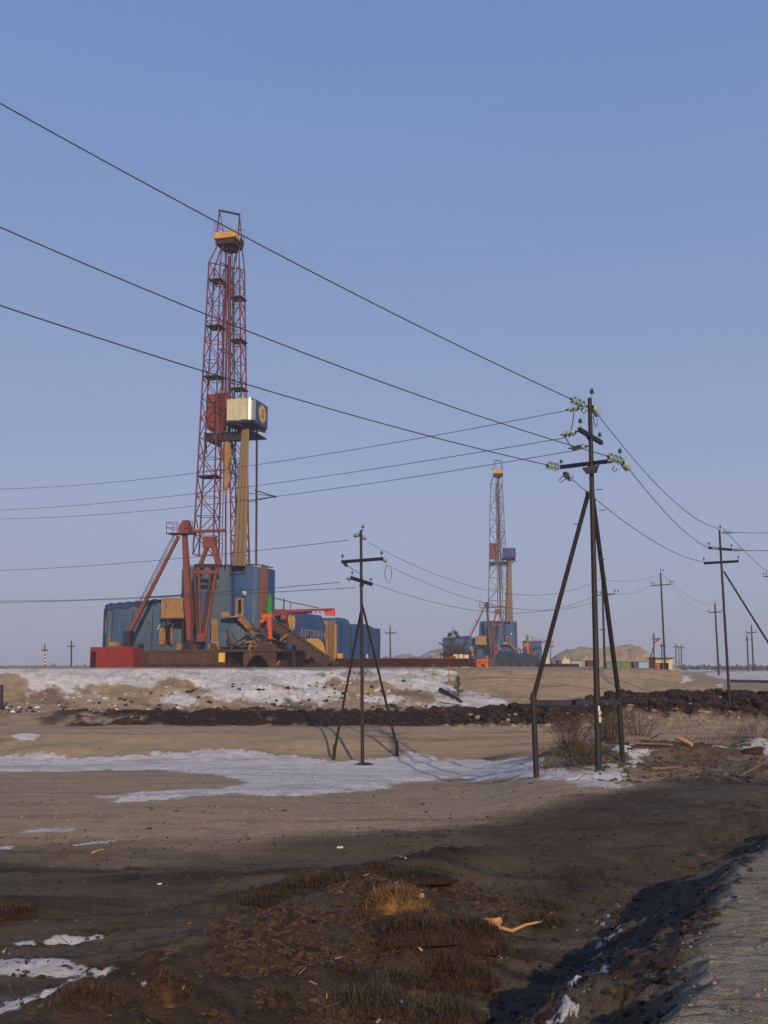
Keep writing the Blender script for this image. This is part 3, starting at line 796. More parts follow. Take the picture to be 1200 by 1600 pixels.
    # small landings and ladder cages on both columns
    if near:
        for t, side in ((0.935, 0), (0.885, 1), (0.775, 0), (0.735, 1), (0.60, 0), (0.565, 1), (0.255, 0)):
            C = chordsL(t) if side == 0 else chordsR(t)
            x0, x1 = C[0].x, C[1].x; y0, y1 = C[0].y, C[2].y; z = C[0].z
            T.part('landing', MB().box(x0 + 0.2, x1 + 0.25, y0 - 0.35, y1, z, z + 0.12), M_RUSTD)
            railing(T, 'railing', [(x0 + 0.25, y0 - 0.3, z + 0.1), (x1 + 0.2, y0 - 0.3, z + 0.1)], 1.0, redm, 0.04, 1.0)
    # ladder down the left column and hanging lines
    lad = MB(); a, b = RL(352, 420, 0.6), RL(344, 880, 0.6)
    for s in (-0.22, 0.22): lad.beam(a + Vector((s, 0, 0)), b + Vector((s, 0, 0)), 0.07)
    for i in range(70):
        p = a + (b - a) * (i + 0.5) / 70; lad.beam(p + Vector((-0.22, 0, 0)), p + Vector((0.22, 0, 0)), 0.045)
    T.part('ladder', lad, redm)
    for q, (pa, pb, wd) in enumerate((((358.5, 400), (357, 690), 0.28), ((355, 500), (352, 615), 0.22), ((361, 400), (360, 690), 0.10), ((366, 400), (367, 660), 0.07), ((352, 390), (353.5, 560), 0.12), ((363, 395), (363.5, 690), 0.07), ((348.5, 420), (349, 610), 0.09), ((369.5, 400), (371, 620), 0.06), ((356.5, 395), (351, 600), 0.06))):
        T.bar('hoisting_line', RL(*pa, 1.2), RL(*pb, 1.2), wd, redm if q < 2 else under, n=6)
    T.bar('stand_pipe', RL(353.5, 560, 1.9), RL(353, 880, 1.9), 0.15, M_RUSTD, n=6)
    T.bar('stand_pipe', RL(384.5, 700, 3.5), RL(390.5, 882, 3.5), 0.12, M_RUST, n=6)
    # travelling block and hook
    bl = MB()
    prof = [(0, 0.15), (0.2, 0.42), (0.9, 0.5), (2.4, 0.42), (3.2, 0.34), (4.4, 0.30), (5.2, 0.38), (5.6, 0.2), (6.2, 0.14)]
    p = RL(354.5, 690, 1.2)
    bl.lathe(p, (0, 0, -1), prof, 8)
    bl.box(p.x - 0.55, p.x + 0.55, p.y - 0.2, p.y + 0.2, p.z - 2.1, p.z - 0.9)
    T.part('travelling_block', bl, M_OCHRE if near else M_GREY)
    T.bar('drill_string', (p.x, p.y, p.z - 6.0), RL(352.5, 885, 1.2), 0.20, M_RUST, n=8)
    hk = MB()
    for s in (-1, 1): hk.tube([RL(360 + s * 1.5, 690, 2.4), RL(366, 720, 2.4), RL(361, 742, 2.4), RL(358, 762, 2.0)], 0.09, 5)
    hk.tube([RL(362, 685, 2.4), RL(372, 735, 2.4), RL(363, 765, 2.4)], 0.06, 5)
    T.part('mud_hose', hk, M_TARPD)
    # racking board with its wind walls
    z0, z1 = RL(338, 668, 1.4).z, RL(338, 615, 1.4).z
    u0, u1, u2 = RL(322, 640, 1.45).x, RL(338, 640, 1.45).x, RL(354.5, 640, 1.45).x
    T.part('wind_wall', MB().box(u0, u1 - 0.02, 1.45, 1.55, z0 - 0.05, z1), M_PANEL)
    T.part('wind_wall', MB().box(u1 + 0.02, u2, 1.43, 1.53, z0 - 0.5, z1 + 0.05), M_PANEL)
    T.part('wind_wall', MB().box(u0, u0 + 0.08, 1.56, 4.0, z0, z1), M_PANEL)
    # underside frames
    zb = RL(370, 657, -0.6).z
    T.part('board_floor', MB().box(u0 + 0.3, 2.6, 0.9, 5.4, z0 - 0.85, z0 - 0.7).box(u0 + 0.1, u0 + 0.3, 0.9, 5.2, z0 - 1.5, z0 - 0.6).box(u0 + 0.3, 1.3, 1.0, 1.1, z0 - 1.7, z0 - 0.86).beam((u0 + .3, 1.0, z0 - 1.7), (u0 + .1, 1.6, z0 - 3), 0.15), under)
    # cabin at the right: cream front, rounded corner, blue side with the emblem
    va = -0.7
    c0 = RL(354.5, 640, va).x; c1 = RL(375, 640, va).x; c2 = RL(386, 640, va).x; c3 = RL(390.5, 640, va).x
    zt, zf = RL(372, 623, va).z, RL(372, 656, va).z
    cabm = M_CREAM if near else M_SIGNB
    for a, b in ((c0, c0 + (c1 - c0) * 0.5), (c0 + (c1 - c0) * 0.5, c1), (c1, c2)):
        T.part('cabin_panel', MB().box(a + 0.015, b - 0.015, va - 0.05, va, zf, zt), cabm)
    ue = c2 + 0.75
    cor = MB(); k = 7; V = []
    for i in range(k + 1):
        t = math.pi / 2 * i / k
        V += [(c2 + 0.75 * math.sin(t), va + 0.75 - 0.78 * math.cos(t), zf), (c2 + 0.75 * math.sin(t), va + 0.75 - 0.78 * math.cos(t), zt)]
    cor.add(V, [(2 * i, 2 * i + 2, 2 * i + 3, 2 * i + 1) for i in range(k)])
    T.part('cabin_corner', cor, M_GLINT if near else M_SIGNB, smooth=True)
    ve = RU(418, 650, ue).y if near else 3.6
    side = MB().box(ue - 0.06, ue + 0.02, va + 0.75, ve, zf - 0.25, zt)
    sd_ = T.part('cabin_side', side, M_SIGNB)
    T.part('cabin_roof', MB().box(c0, ue - 0.07, va + 0.02, ve, zt - 0.12, zt - 0.05), M_UNDER)
    T.part('cabin_floor', MB().box(c0 - 0.3, ue - 0.07, va - 0.05, ve, zf - 0.35, zf - 0.10).beam((c0 + 1.2, va - 0.4, zf - 0.5), (ue + 0.1, ve * 0.75, zf - 0.75), 0.22), under)
    T.part('cabin_back', MB().box(c0, ue - 0.07, ve - 0.05, ve, zf, zt - 0.13), M_SIGNB)
    # round emblem on the side: yellow disc in a pale ring with dark strokes
    yc = (va + 0.75 + ve) / 2 + 0.1; zm = (zf + zt) / 2 - 0.05; ra = min((ve - va - 0.9) / 2, (zt - zf) * 0.42)
    ring = MB().lathe((ue + 0.02, yc, zm), (1, 0, 0), [(0, ra * 0.02), (0, ra * 1.08), (0.03, ra * 1.08), (0.03, ra * 0.02)], 24)
    T.part('emblem_ring', ring, M_SIGNP, parent=sd_) if False else T.part('emblem_ring', ring, M_SIGNP)
    T.part('emblem', MB().lathe((ue + 0.052, yc, zm), (1, 0, 0), [(0, ra * 0.02), (0, ra * 0.96), (0.02, ra * 0.96), (0.02, ra * 0.02)], 24), M_SIGNY)
    em = MB()
    for (y0_, z0_, y1_, z1_, w_) in ((-0.05, -0.55, -0.05, 0.5, 0.13), (0.32, -0.4, 0.32, 0.42, 0.10), (-0.42, -0.1, -0.1, -0.5, 0.10), (-0.1, 0.5, 0.35, 0.42, 0.1), (-0.5, 0.25, -0.28, 0.4, 0.10)):
        em.beam((ue + 0.08, yc + y0_ * ra, zm + z0_ * ra), (ue + 0.08, yc + y1_ * ra, zm + z1_ * ra), w_ * ra, 0.02)
    T.part('emblem_strokes', em, M_TARPB)
    if near:
        # small jib with a lamp at its end, off the right of the mast
        j = RL(430, 776, 3.0)
        T.bar('side_jib', RL(384, 770, 3.0), j, 0.09, M_GREY); T.bar('side_jib', RL(382, 785, 3.0), j, 0.10, M_RUST); T.bar('side_jib', RL(398, 766, 3.0), j, 0.13, M_UNDER)
        T.part('jib_lamp', MB().lathe(j, (0, 0, 1), [(-0.12, 0.05), (-0.1, 0.14), (0.1, 0.14), (0.12, 0.05)], 8), M_UNDER)
    for q in range(2): T.bar('stand_pipe', RL(400.5 + q * 1.8, 668, 3.6), RL(399.5 + q * 1.5, 884, 3.6), 0.13, M_RUST if q else M_UNDER, n=6)
    # ---- pipes racked in the mast
    P = R.T('drill_pipes', ('tan bundle of drill pipes racked upright in the nearer mast under the cream cabin' if near else
                            'sand coloured pipe bundle racked upright in the distant mast'), 'drill pipes', (1.8, 0.8, 10.5))
    zt_, zb_ = RL(384, 662, 3.4).z, RL(375, 890, 3.4).z
    nn = 12
    for i in range(nn):
        for j in range(3):
            f = i / (nn - 1)
            pt = RL(379.0 + f * 9.5, 662, 0.55 + j * 0.3); pb = RL(363.5 + f * 20, 884, 0.5 + j * 0.3)
            P.bar('drill_pipe', pt, pb, 0.15 if near else 0.17, M_TAN if (i * 5 + j * 3) % 4 else M_TAND, n=6)
    # ---- pyramid of braced posts that raises the mast
    A = R.T('raising_frame', ('red braced raising frame before the nearer rig, with laddered strut and railed platform' if near else
                              'thin braced raising frame leaning left of the distant mast'), 'support frame', (RL(296, 1012, -2).x, -2.0, 1.9))
    am = M_RED if near else M_RUST
    ap = RL(290, 830, -2.0)
    leg = MB().beam(RL(289, 836, -2.0), RL(297.5, 1012, -2.0), 0.55, 0.6, w1=0.95)
    A.part('post', MB().beam(RL(297.5, 1012, -2.0), RL(294, 930, -2.0), 0.42, 0.5, w1=0.72).beam(RL(294, 930, -2.0), RL(288.5, 834, -2.0), 0.72, 0.6, w1=0.5), am)
    A.part('post_head', MB().box(ap.x - 0.65, ap.x + 0.55, -2.5, -1.4, ap.z - 0.3, ap.z + 0.6).add(
        [(ap.x - 0.6, -2.4, ap.z + 0.6), (ap.x + 0.5, -2.4, ap.z + 0.6), (ap.x + 0.5, -1.5, ap.z + 0.6), (ap.x - 0.6, -1.5, ap.z + 0.6), (ap.x - 0.25, -2.3, ap.z + 1.2), (ap.x + 0.35, -2.3, ap.z + 1.2), (ap.x + 0.35, -1.6, ap.z + 1.2), (ap.x - 0.25, -1.6, ap.z + 1.2)],
        [(0, 1, 5, 4), (1, 2, 6, 5), (2, 3, 7, 6), (3, 0, 4, 7), (4, 5, 6, 7)]), am)
    s0, s1 = RL(279, 838, -2.0), RL(201, 990, -2.6)
    A.part('strut', MB().beam(s1, s0, 0.42, 0.4, w1=0.34), am)
    A.part('strut_foot', MB().box(s1.x - 0.45, s1.x + 0.45, s1.y - 0.4, s1.y + 0.4, 1.9, s1.z + 0.3), M_UNDER)
    lad = MB(); off = Vector((-0.45, 0, 0.35))
    a, b = s0 + off, s1 + off + (s0 - s1) * 0.25
    for s in (-0.2, 0.2): lad.beam(a + Vector((0, s, 0)), b + Vector((0, s, 0)), 0.05)
    for i in range(30):
        p = a + (b - a) * (i + 0.5) / 30; lad.beam(p + Vector((0, -0.2, 0)), p + Vector((0, 0.2, 0)), 0.04)
    for i in (3, 12, 20, 28):
        p = a + (b - a) * i / 30; lad.beam(p, p - off * 0.8, 0.05)
    A.part('ladder', lad, M_RUST if near else am)
    pz = RL(290, 833, -2.0).z
    x0, x1 = RL(265, 833, -2.0).x, RL(352, 828, -2.0).x
    A.part('top_platform', MB().box(x0, x0 + 2.9, -2.9, -1.2, pz - 0.12, pz).box(x0 + 2.9, x1, -2.4, -1.7, pz + 0.0, pz + 0.28), am)
    railing(A, 'railing', [(x0 + 1.2, -1.25, pz), (x0 + 0.03, -1.25, pz), (x0 + 0.03, -2.85, pz), (x0 + 1.3, -2.85, pz)], 1.15, am, 0.055, 0.8)
    railing(A, 'railing', [(x0 + 2.2, -2.85, pz), (x0 + 3.2, -2.85, pz)], 1.15, am, 0.055, 0.8)
    # second apex behind and its legs
    ap2 = RL(330, 846, -1.2)
    am = M_RED
    A.part('post_head', MB().box(ap2.x - 0.9, ap2.x + 0.5, -1.5, -0.8, ap2.z - 0.7, ap2.z + 0.5), am)
    A.part('post', MB().beam(RL(344, 1000, -1.2), RL(334, 850, -1.2), 0.35, 0.35, w1=0.6) if False else MB().beam(RL(342, 884, -1.2), RL(332, 845, -1.2), 0.55, 0.5, w1=0.6), am)
    A.part('strut', MB().beam(RL(313, 884, -1.2), RL(325, 850, -1.2), 0.36, 0.4), am)
    A.part('cross_beam', MB().beam(RL(301, 894, -1.5), RL(342, 894, -1.5), 0.3, 0.35), am)
    A.part('cross_beam', MB().beam(RL(304, 884, -1.5), RL(340, 884, -1.5), 0.12, 0.4), M_RUSTD)
    # the V of four slender beams down to the foot of the mast
    ft = RL(315.5, 994, -1.4)
    for q, (px_, w_) in enumerate(((304, 0.26), (311, 0.2), (331, 0.22), (339, 0.26))):
        A.part('mast_foot_beam', MB().beam(RL(px_, 886, -1.4), ft + Vector(((q - 1.5) * 0.28, 0, 0)), w_, 0.3), am if q % 2 else M_RUST)
    A.part('mast_shoe', MB().box(ft.x - 0.5, ft.x + 0.45, -1.7, -1.1, ft.z - 0.6, ft.z + 0.25), am)
    for pa, pb in (((303, 900), (318, 1008)), ((299, 930), (312, 1010)), ((318, 1008), (300, 960)), ((300, 985), (311, 950))):
        A.part('brace', MB().beam(RL(*pa, -1.0), RL(*pb, -1.0), 0.16), M_RUST)
    # ---- blue enclosure of the drill floor
    zb = 1.95
    S = R.T('drill_floor_enclosure', ('faded blue tarpaulin enclosure round the foot of the nearer mast, with a brown corner stripe' if near else
                                      'small blue enclosure with a brown stripe at the foot of the distant mast'), 'enclosure', (1.0, 5.5, 0))
    uL = RL(285, 900, 2.0).x; uR = RL(392, 900, 2.0).x
    ve2 = 7.0
    rc = 1.1
    outl = [(uL, 2.0), (uR - rc * 0.2, 2.0)]
    for i in range(1, 6):
        t = math.pi / 2 * i / 6; outl.append((uR - 0.2 + rc * math.sin(t), 2.0 + rc - rc * math.cos(t)))
    uS = uR - 0.2 + rc
    outl += [(uS, 2.0 + rc + 0.2), (uS + 0.1, 6.2), (uS - 0.3, ve2 + 0.2), (uL, ve2 + 0.2)]
    zt2 = RL(350, 883, 2.0).z
    walls = tarp(outl, zb, lambda u, v: zt2 - 0.25 + 0.25 * math.sin(min(max((u - uL) / (uS - uL), 0), 1) * math.pi) - 0.25 * (v > 5), 0.14, 3, 0.35, True, 0.15)
    S.part('tarpaulin', walls, TA, smooth=True)
    S.part('tarpaulin', MB().add([v for v in tarp([(uR - 2.2, 1.80), (uR - 0.7, 1.80), (uR - 0.35, 1.85), (uR + 0.2, 2.0), (uR + .2, 2.2), (uR - 2.2, 2.2)], zb + 2.0, lambda u, v: zt2 - 0.15, 0.06, 5, 0.4, True).v], tarp([(uR - 2.2, 1.80), (uR - 0.7, 1.80), (uR - 0.35, 1.85), (uR + 0.2, 2.0), (uR + .2, 2.2), (uR - 2.2, 2.2)], zb + 2.0, lambda u, v: zt2 - 0.15, 0.06, 5, 0.4, True).f), M_TARPB, smooth=True, label='stronger blue strip of tarpaulin')
    # vertical stripe just round the corner
    sp = MB(); sp.box(uS + 0.04, uS + 0.14, 2.0 + rc - 0.5, 2.0 + rc + 1.5, zb + 2.6, zt2 - 0.1)
    S.part('stripe_panel', sp, M_STRIPE)
    S.part('blue_panel', MB().box(uS + 0.05, uS + 0.16, 2.0 + rc + 1.55, ve2 - 0.2, zb + 2.8, zt2 - 0.25), M_TARPB)
    tr = MB()
    for a, b in zip(outl[:8], outl[1:9]): tr.beam((a[0], a[1] - 0.03, zt2 - 0.02), (b[0], b[1] - 0.03, zt2 - 0.02), 0.12)
    S.part('eaves_rail', tr, M_RUSTD)
    S.part('side_strip', MB().add([(uL - 0.25, 2.2, zb + 4.6), (uL - 0.02, 1.9, zb + 4.6), (uL - 0.02, 1.9, zt2 - 0.35), (uL - 0.08, 2.2, zt2 - 0.35)], [(0, 1, 2, 3)]), M_TARPD)
    # sloping skirt below the landing
    q0, q1, q2, q3 = RL(333, 1011, 0.2), RL(392, 1011, 0.2), RL(383, 972, 1.7), RL(343, 962, 1.7)
    sk = MB(); k = 10; V = []
    for i in range(k + 1):
        for j in range(9):
            f, g = i / k, j / 8
            p = (q0 * (1 - f) + q1 * f) * (1 - g) + (q3 * (1 - f) + q2 * f) * g
            V.append(p + Vector((0, -0.14 * math.sin(f * 23 + g * 2) * (1 - g) - 0.25 * math.sin(g * 3.1), 0)))
    sk.add(V, [(i * 9 + j, i * 9 + j + 1, (i + 1) * 9 + j + 1, (i + 1) * 9 + j) for i in range(k) for j in range(8)])
    S.part('tarpaulin_skirt', sk, TA, smooth=True)
    # doorway with a landing and stair
    d0, d1 = RL(368, 965, 1.6), RL(381, 935, 1.6)
    dr = S.part('door_frame', MB().box(d0.x, d0.x + 0.28, 1.5, 1.75, d0.z, d1.z).box(d1.x - 0.25, d1.x, 1.5, 1.75, d0.z, d1.z).box(d0.x + .28, d1.x - .25, 1.5, 1.75, d1.z - 0.15, d1.z), M_OCHRE)
    S.part('doorway', MB().box(d0.x + 0.28, d1.x - 0.25, 1.62, 1.72, d0.z, d1.z - 0.15), M_DARK, parent=dr)
    l0, l1 = RL(350, 963, 0.4), RL(377, 958, 0.4)
    S.part('landing', MB().box(l0.x, l1.x, -0.2, 1.5, l0.z - 0.15, l0.z).box(l0.x, l0.x + 0.9, -0.24, -0.2, l0.z, l0.z + 0.45), M_OCHRE)
    st = MB(); a, b = RL(369, 960, 0.3), RL(392, 985, 0.3)
    for y_ in (-0.1, 0.9): st.beam(a + Vector((0, y_, 0)), b + Vector((0, y_, 0)), 0.12, 0.4)
    for i in range(9):
        p = a + (b - a) * (i + 0.5) / 9; st.box(p.x - 0.12, p.x + 0.12, p.y - 0.1, p.y + 0.9, p.z, p.z + 0.05)
    S.part('stair', st, M_OCHRE)
    S.part('lamp', MB().lathe(RL(383, 926, 1.4), (0, -1, -0.3), [(-0.1, 0.1), (0, 0.2), (0.25, 0.26), (0.26, 0.05)], 8), M_WHITE)
    S.part('pale_post', MB().beam(RL(334, 1013, 0.5), RL(335, 966, 0.5), 0.55, 0.3).beam(RL(339, 1013, 0.5), RL(339, 968, 0.5), 0.2, 0.3), M_OCHRE)
    # ---- left machinery shed
    L = R.T('machinery_shed', ('long faded blue tarpaulin shed left of the nearer rig, dark blue along its roof edge' if near else 'low blue tarpaulin shed left of the distant mast'), 'shed', (-8, 4, 0))
    g0, g1 = RL(163.5, 1000, 1.5).x, RL(286, 1000, 1.5).x
    zs = RL(200, 946, 1.5).z
    L.part('tarpaulin', tarp([(g0, 1.5), (g1, 1.5), (g1, 8), (g0, 8)], zb, lambda u, v: zs - 0.1 + 0.55 * sstep(g0, g0 + 6, np.array(u)).item() * 0.8, 0.12, 11, 0.5), TA, smooth=True)
    tm = MB(); k = 22; V = []; gt = g0 + 6.6
    for i in range(k + 1):
        u = g0 - 0.05 + (gt - g0) * i / k; z = zs + 0.45 * i / k + 0.08 * math.sin(i * 1.7)
        V += [(u, 1.34, z - 0.45 - 0.1 * math.sin(i * 0.9)), (u, 1.36, z + 0.05), (u, 2.2, z + 0.28), (u, 6, z + 0.2)]
    for i in range(k):
        for j in range(3): tm.f.append((4 * i + j, 4 * i + 4 + j, 4 * i + 5 + j, 4 * i + 1 + j))
    tm.v = V
    for q in range(4):
        uq = g0 + 0.9 + (g1 - g0 - 2.2) * q / 3
        L.part('tie_batten', MB().beam((uq, 1.36, zb + 0.1), (uq + 0.12, 1.36, zs - 0.5), 0.07), M_UNDER)
    L.part('roof_edge', tm, M_TARPD, smooth=True)
    L.part('corner_strip', MB().box(g0 - 0.14, g0 + 0.0, 1.3, 1.6, zb + 0.2, zs - 0.4), M_TARPD)
    d0, d1 = RL(249, 1007, 1.2), RL(270, 979, 1.2)
    fr = L.part('door_frame', MB().box(d1.x - 0.2, d1.x, 1.1, 1.3, d0.z, d1.z).box(d0.x, d0.x + 0.75, 1.1, 1.3, d0.z, d1.z), M_OCHRE)
    L.part('doorway', MB().box(d0.x + 0.75, d1.x - 0.2, 1.2, 1.34, d0.z, d1.z), M_DARK, parent=fr)
    L.part('lamp', MB().lathe(RL(270.5, 976, 1.0), (0, -1, 0), [(-0.1, 0.05), (0, 0.14), (0.15, 0.14), (0.16, 0.04)], 8), M_WHITE)
    L.part('canopy', MB().add([tuple(RL(244, 985, 1.2)), tuple(RL(268, 974, 1.2)), tuple(RL(262, 968, 1.3)), tuple(RL(248, 976, 1.3))], [(0, 1, 2, 3)]), M_LBLUE)
    p = RL(180, 1002, 0.6)
    L.part('winch', MB().lathe((p.x, 0.6, zb + 0.6), (1, 0, 0), [(-0.5, 0.1), (-0.5, 0.35), (0.5, 0.35), (0.5, 0.1)], 10).box(p.x - 0.7, p.x + 0.7, 0.4, 0.9, zb, zb + 0.3).beam((p.x - 0.6, 0.6, zb), (p.x - 0.7, 0.6, zb + 1.5), 0.2), M_OCHRE)
    # raised ochre cabin
    B = R.T('raised_cabin', ('rusty ochre cabin hung on the front of the nearer rig beside the red post' if near else 'small brown cabin on the front of the distant rig'), 'cabin', (RL(271, 965, -0.5).x, -0.5, 1.9))
    b0, b1 = RL(251.5, 965, -1.0), RL(289, 934, -1.0)
    for i in range(3):
        a = b0.x + (b1.x - b0.x) * i / 3; b = b0.x + (b1.x - b0.x) * (i + 1) / 3
        B.part('wall_sheet', MB().box(a + 0.01, b - 0.01, -1.05, -1.0, b0.z, b1.z), M_OCHRE)
    B.part('cabin_body', MB().box(b0.x, b1.x, -0.99, 1.2, b0.z, b1.z), M_OCHRE)
    B.part('sill', MB().box(b0.x - 0.05, b1.x + 0.05, -1.15, 1.2, b0.z - 0.14, b0.z - 0.005), M_PANEL)
    B.part('support', MB().beam((b0.x + 0.3, -0.6, b0.z - 0.1), (b0.x + 0.3, 0.9, 2.6), 0.14).beam((b1.x - 0.3, -0.6, b0.z - 0.1), (b1.x - 0.3, -0.6, 1.9), 0.14), M_RUSTD)
    if near: B.part('roof_pipe', MB().beam(RL(232, 933, 0), RL(290, 930, 0), 0.12), M_UNDER)
    # ---- substructure
    K = R.T('rig_substructure', ('long rusty steel skid carrying the nearer rig, dark arch at its right' if near else 'dark skid under the distant rig'), 'skid', (0, 2, 0))
    k0, k1 = RL(208, 1030, -2.6).x, RL(352, 1030, -2.6).x
    K.part('deck_plate', MB().box(k0 - 4, k1 + 6.5, -2.6, 9.5, 1.70, 1.93), M_RUST)
    n = 7
    for i in range(n):
        a = k0 + (k1 - k0) * i / n; b = k0 + (k1 - k0) * (i + 1) / n
        K.part('skid_panel', MB().box(a + 0.02, b - 0.02, -2.45, -2.3, 0.42, 1.70).box(a + 0.02, a + 0.14, -2.58, -2.45, 0.42, 1.70), M_RUST)
    K.part('skid_runner', MB().box(k0 - 0.3, k1, -2.55, -1.8, 0.0, 0.40).box(k0 - 4, k1 + 6, 7.5, 8.2, 0, 0.4), M_RUSTD)
    for f in (0.0, 0.25, 0.5, 0.75, 1.0): K.part('skid_rib', MB().box(k0 + (k1 - k0) * f - 0.1, k0 + (k1 - k0) * f + 0.1, -1.6, 9.0, 0.0, 1.70), M_RUSTD)
    K.part('yellow_plate', MB().box(k1 - 0.75, k1 - 0.05, -2.66, -2.60, 0.6, 1.6), M_SIGNY)
    # arch at the right: curved head over a dark gap
    a0, a1 = RL(380, 1040, -2.4).x, RL(431, 1040, -2.4).x
    ar = MB(); V = []; kk = 14
    for i in range(kk + 1):
        f = i / kk; u = a0 + (a1 - a0) * f
        zl = 0.2 + 1.15 * math.sin(math.pi * min(max((f - 0.12) / 0.62, 0), 1)) ** 0.6 if 0.12 < f < 0.74 else 0.0
        zu = 1.69 + 1.2 * (f > 0.3) * (1 - abs(f - 0.65) * 1.6)
        V += [(u, -2.4, zl), (u, -2.4, max(zu, zl + 0.3)), (u, -2.2, zl), (u, -2.2, max(zu, zl + 0.3))]
    for i in range(kk):
        q = 4 * i; ar.f += [(q, q + 4, q + 5, q + 1), (q + 2, q + 3, q + 7, q + 6), (q, q + 2, q + 6, q + 4), (q + 1, q + 5, q + 7, q + 3)]
    ar.v = V
    K.part('arched_girder', ar, M_RUST)
    K.part('skid_body', MB().box(k1 - 1.2, a1 - 0.3, 0.5, 7.0, 0.0, 1.69), M_RUSTD)
    rnd = random.Random(5)
    for i in range(26):
        a = RL(rnd.uniform(345, 440), rnd.uniform(985, 1038), -1.9 + rnd.uniform(-0.3, 3.0)); d = Vector((rnd.uniform(-1.3, 1.3), rnd.uniform(-0.5, 0.5), rnd.uniform(-1.4, 1.4)))
        b = a + d; a.z = max(a.z, 0.1); b.z = max(b.z, 0.1)
        K.bar('girder', a, b, rnd.uniform(0.12, 0.28), rnd.choice([M_RUST, M_RUSTD, M_OCHRE, M_RUST]))
    for i in range(12):
        y_ = rnd.uniform(-2.2, -1.2); a = RL(rnd.uniform(350, 420), rnd.uniform(990, 1010), y_); L_ = rnd.uniform(1.0, 3.0)
        K.part('pipe_run', MB().tube([a, a + Vector((L_ * 0.5, 0, rnd.uniform(-0.2, 0.2))), a + Vector((L_, 0, rnd.uniform(-0.8, 0.3)))], rnd.uniform(0.05, 0.1), 6), rnd.choice([M_UNDER, M_RUST, M_OCHRE, M_GREY]))
    for i in range(9):
        a = RL(rnd.uniform(212, 350), 1010, -2.0); w_ = rnd.uniform(0.3, 0.8); h_ = rnd.uniform(0.3, 1.1)
        K.part('deck_box', MB().box(a.x, a.x + w_, -2.3, -1.7, 1.94, 1.94 + h_), rnd.choice([M_UNDER, M_RUST, M_OCHRE, M_RUSTD]))
    railing(K, 'railing', [(k0 + 0.2, -2.5, 1.94), (k0 + 5.0, -2.5, 1.94)], 1.0, M_RUST, 0.05, 1.2)
    for pxx in (388, 400, 412, 424): K.bar('girder', RL(pxx, 1012, -1.0), RL(pxx, 982, -1.0), 0.2, M_RUST)
    K.bar('girder', RL(386, 983, -1.0), RL(432, 983, -1.0), 0.26, M_RUST)
    K.bar('girder', RL(412, 1012, -1.0), RL(392, 985, -1.0), 0.2, M_OCHRE); K.bar('girder', RL(360, 1010, -1.2), RL(392, 990, -1.2), 0.2, M_RUST)
    # ---- ramp of the pipe walk
    W = R.T('pipe_ramp', ('long brown pipe ramp sloping down to the right from the nearer drill floor' if near else 'dark sloping ramp at the right of the distant rig'), 'ramp', (RL(470, 1040, 0).x, 1, 0))
    r0, r1 = RL(424, 975, -1.0), RL(513, 1041, -1.0)
    for y_ in (-1.0, 1.2): W.part('side_beam', MB().beam(r0 + Vector((0, y_ + 1, 0)), r1 + Vector((0, y_ + 1, 0.15)), 0.3, 0.75), M_RUST)
    ln = (r1 - r0)
    for i in range(12):
        p = r0 + ln * (i + 0.5) / 12; W.bar('deck_slat', p + Vector((0, 0.15, 0.2)), p + Vector((0, 2.05, 0.2)), 0.3, M_RUSTD)
    h0, h1 = RL(415, 962, 1.5), RL(470, 1012, 1.5)
    W.part('handrail', MB().beam(h0, h1, 0.12).beam(h0 + Vector((0, 0, 0.6)), h1 + Vector((0, 0, 0.6)), 0.10), M_OCHRE)
    for i in range(7):
        p = h0 + (h1 - h0) * i / 6; W.bar('rail_post', p + Vector((0, 0, -0.8)), p + Vector((0, 0, 0.6)), 0.09, M_OCHRE)
    for q in (0.35, 0.65): W.bar('trestle', r0 + ln * q + Vector((0, 1, -0.3)), (r0.x + ln.x * q, 0, 0), 0.3, M_RUSTD)
    # ---- orange davit with green cylinder
    D = R.T('davit_crane', ('orange davit topped by a green cylinder, its red jib reaching right over the blue sheds' if near else 'tiny orange davit with a green cylinder and red jib right of the distant rig'), 'crane', (RL(422, 1005, -1.6).x, -1.6, 1.93))
    D.part('column', MB().beam(RL(423, 1006, -1.6), RL(421, 962, -1.6), 0.28, 0.28, w1=0.46), M_ORANGE)
    D.part('bracket', MB().box(RL(410, 968, -1.6).x, RL(426, 968, -1.6).x, -1.9, -1.3, RL(418, 966, -1.6).z, RL(418, 959, -1.6).z).beam(RL(408, 972, -1.6), RL(418, 964, -1.6), 0.35), M_ORANGE)
    a = RL(420.5, 960, -1.6); b = RL(420.5, 931, -1.6); h_ = b.z - a.z
    D.part('cylinder', MB().lathe(a, (0, 0, 1), [(0, 0.28), (0.1, 0.36), (h_ - 0.25, 0.34), (h_ - 0.05, 0.2), (h_ + 0.3, 0.06), (h_ + 0.32, 0.02)], 10), M_GRT, smooth=False)
    j0, j1 = RL(427, 955, -1.0), RL(523, 952, 1.5)
    jm = M_BOX
    D.part('jib', MB().beam(j0, j1, 0.22, 0.24).beam(j0 + Vector((0, 0, -0.42)), j1 + Vector((-2.6, 0, -0.25)), 0.2, 0.2), jm)
    for i in range(12):
        p = j0 + (j1 - j0) * (i + 0.3) / 14; D.bar('jib_lacing', p, p + Vector((0.25, 0, -0.4)), 0.08, jm)
    D.part('jib_head', MB().box(j1.x - 1.05, j1.x, j1.y - 0.2, j1.y + 0.2, j1.z - 0.7, j1.z - 0.12), M_ORANGE)
    D.part('stay', MB().tube([RL(423, 933, -1.2), RL(460, 942, 0), RL(498, 950, 1)], 0.045, 4).beam(RL(443, 955, -0.5), RL(444, 935, -0.5), 0.10).beam(RL(454, 955, -0.3), RL(454, 942, -0.3), 0.06), M_RUSTD)
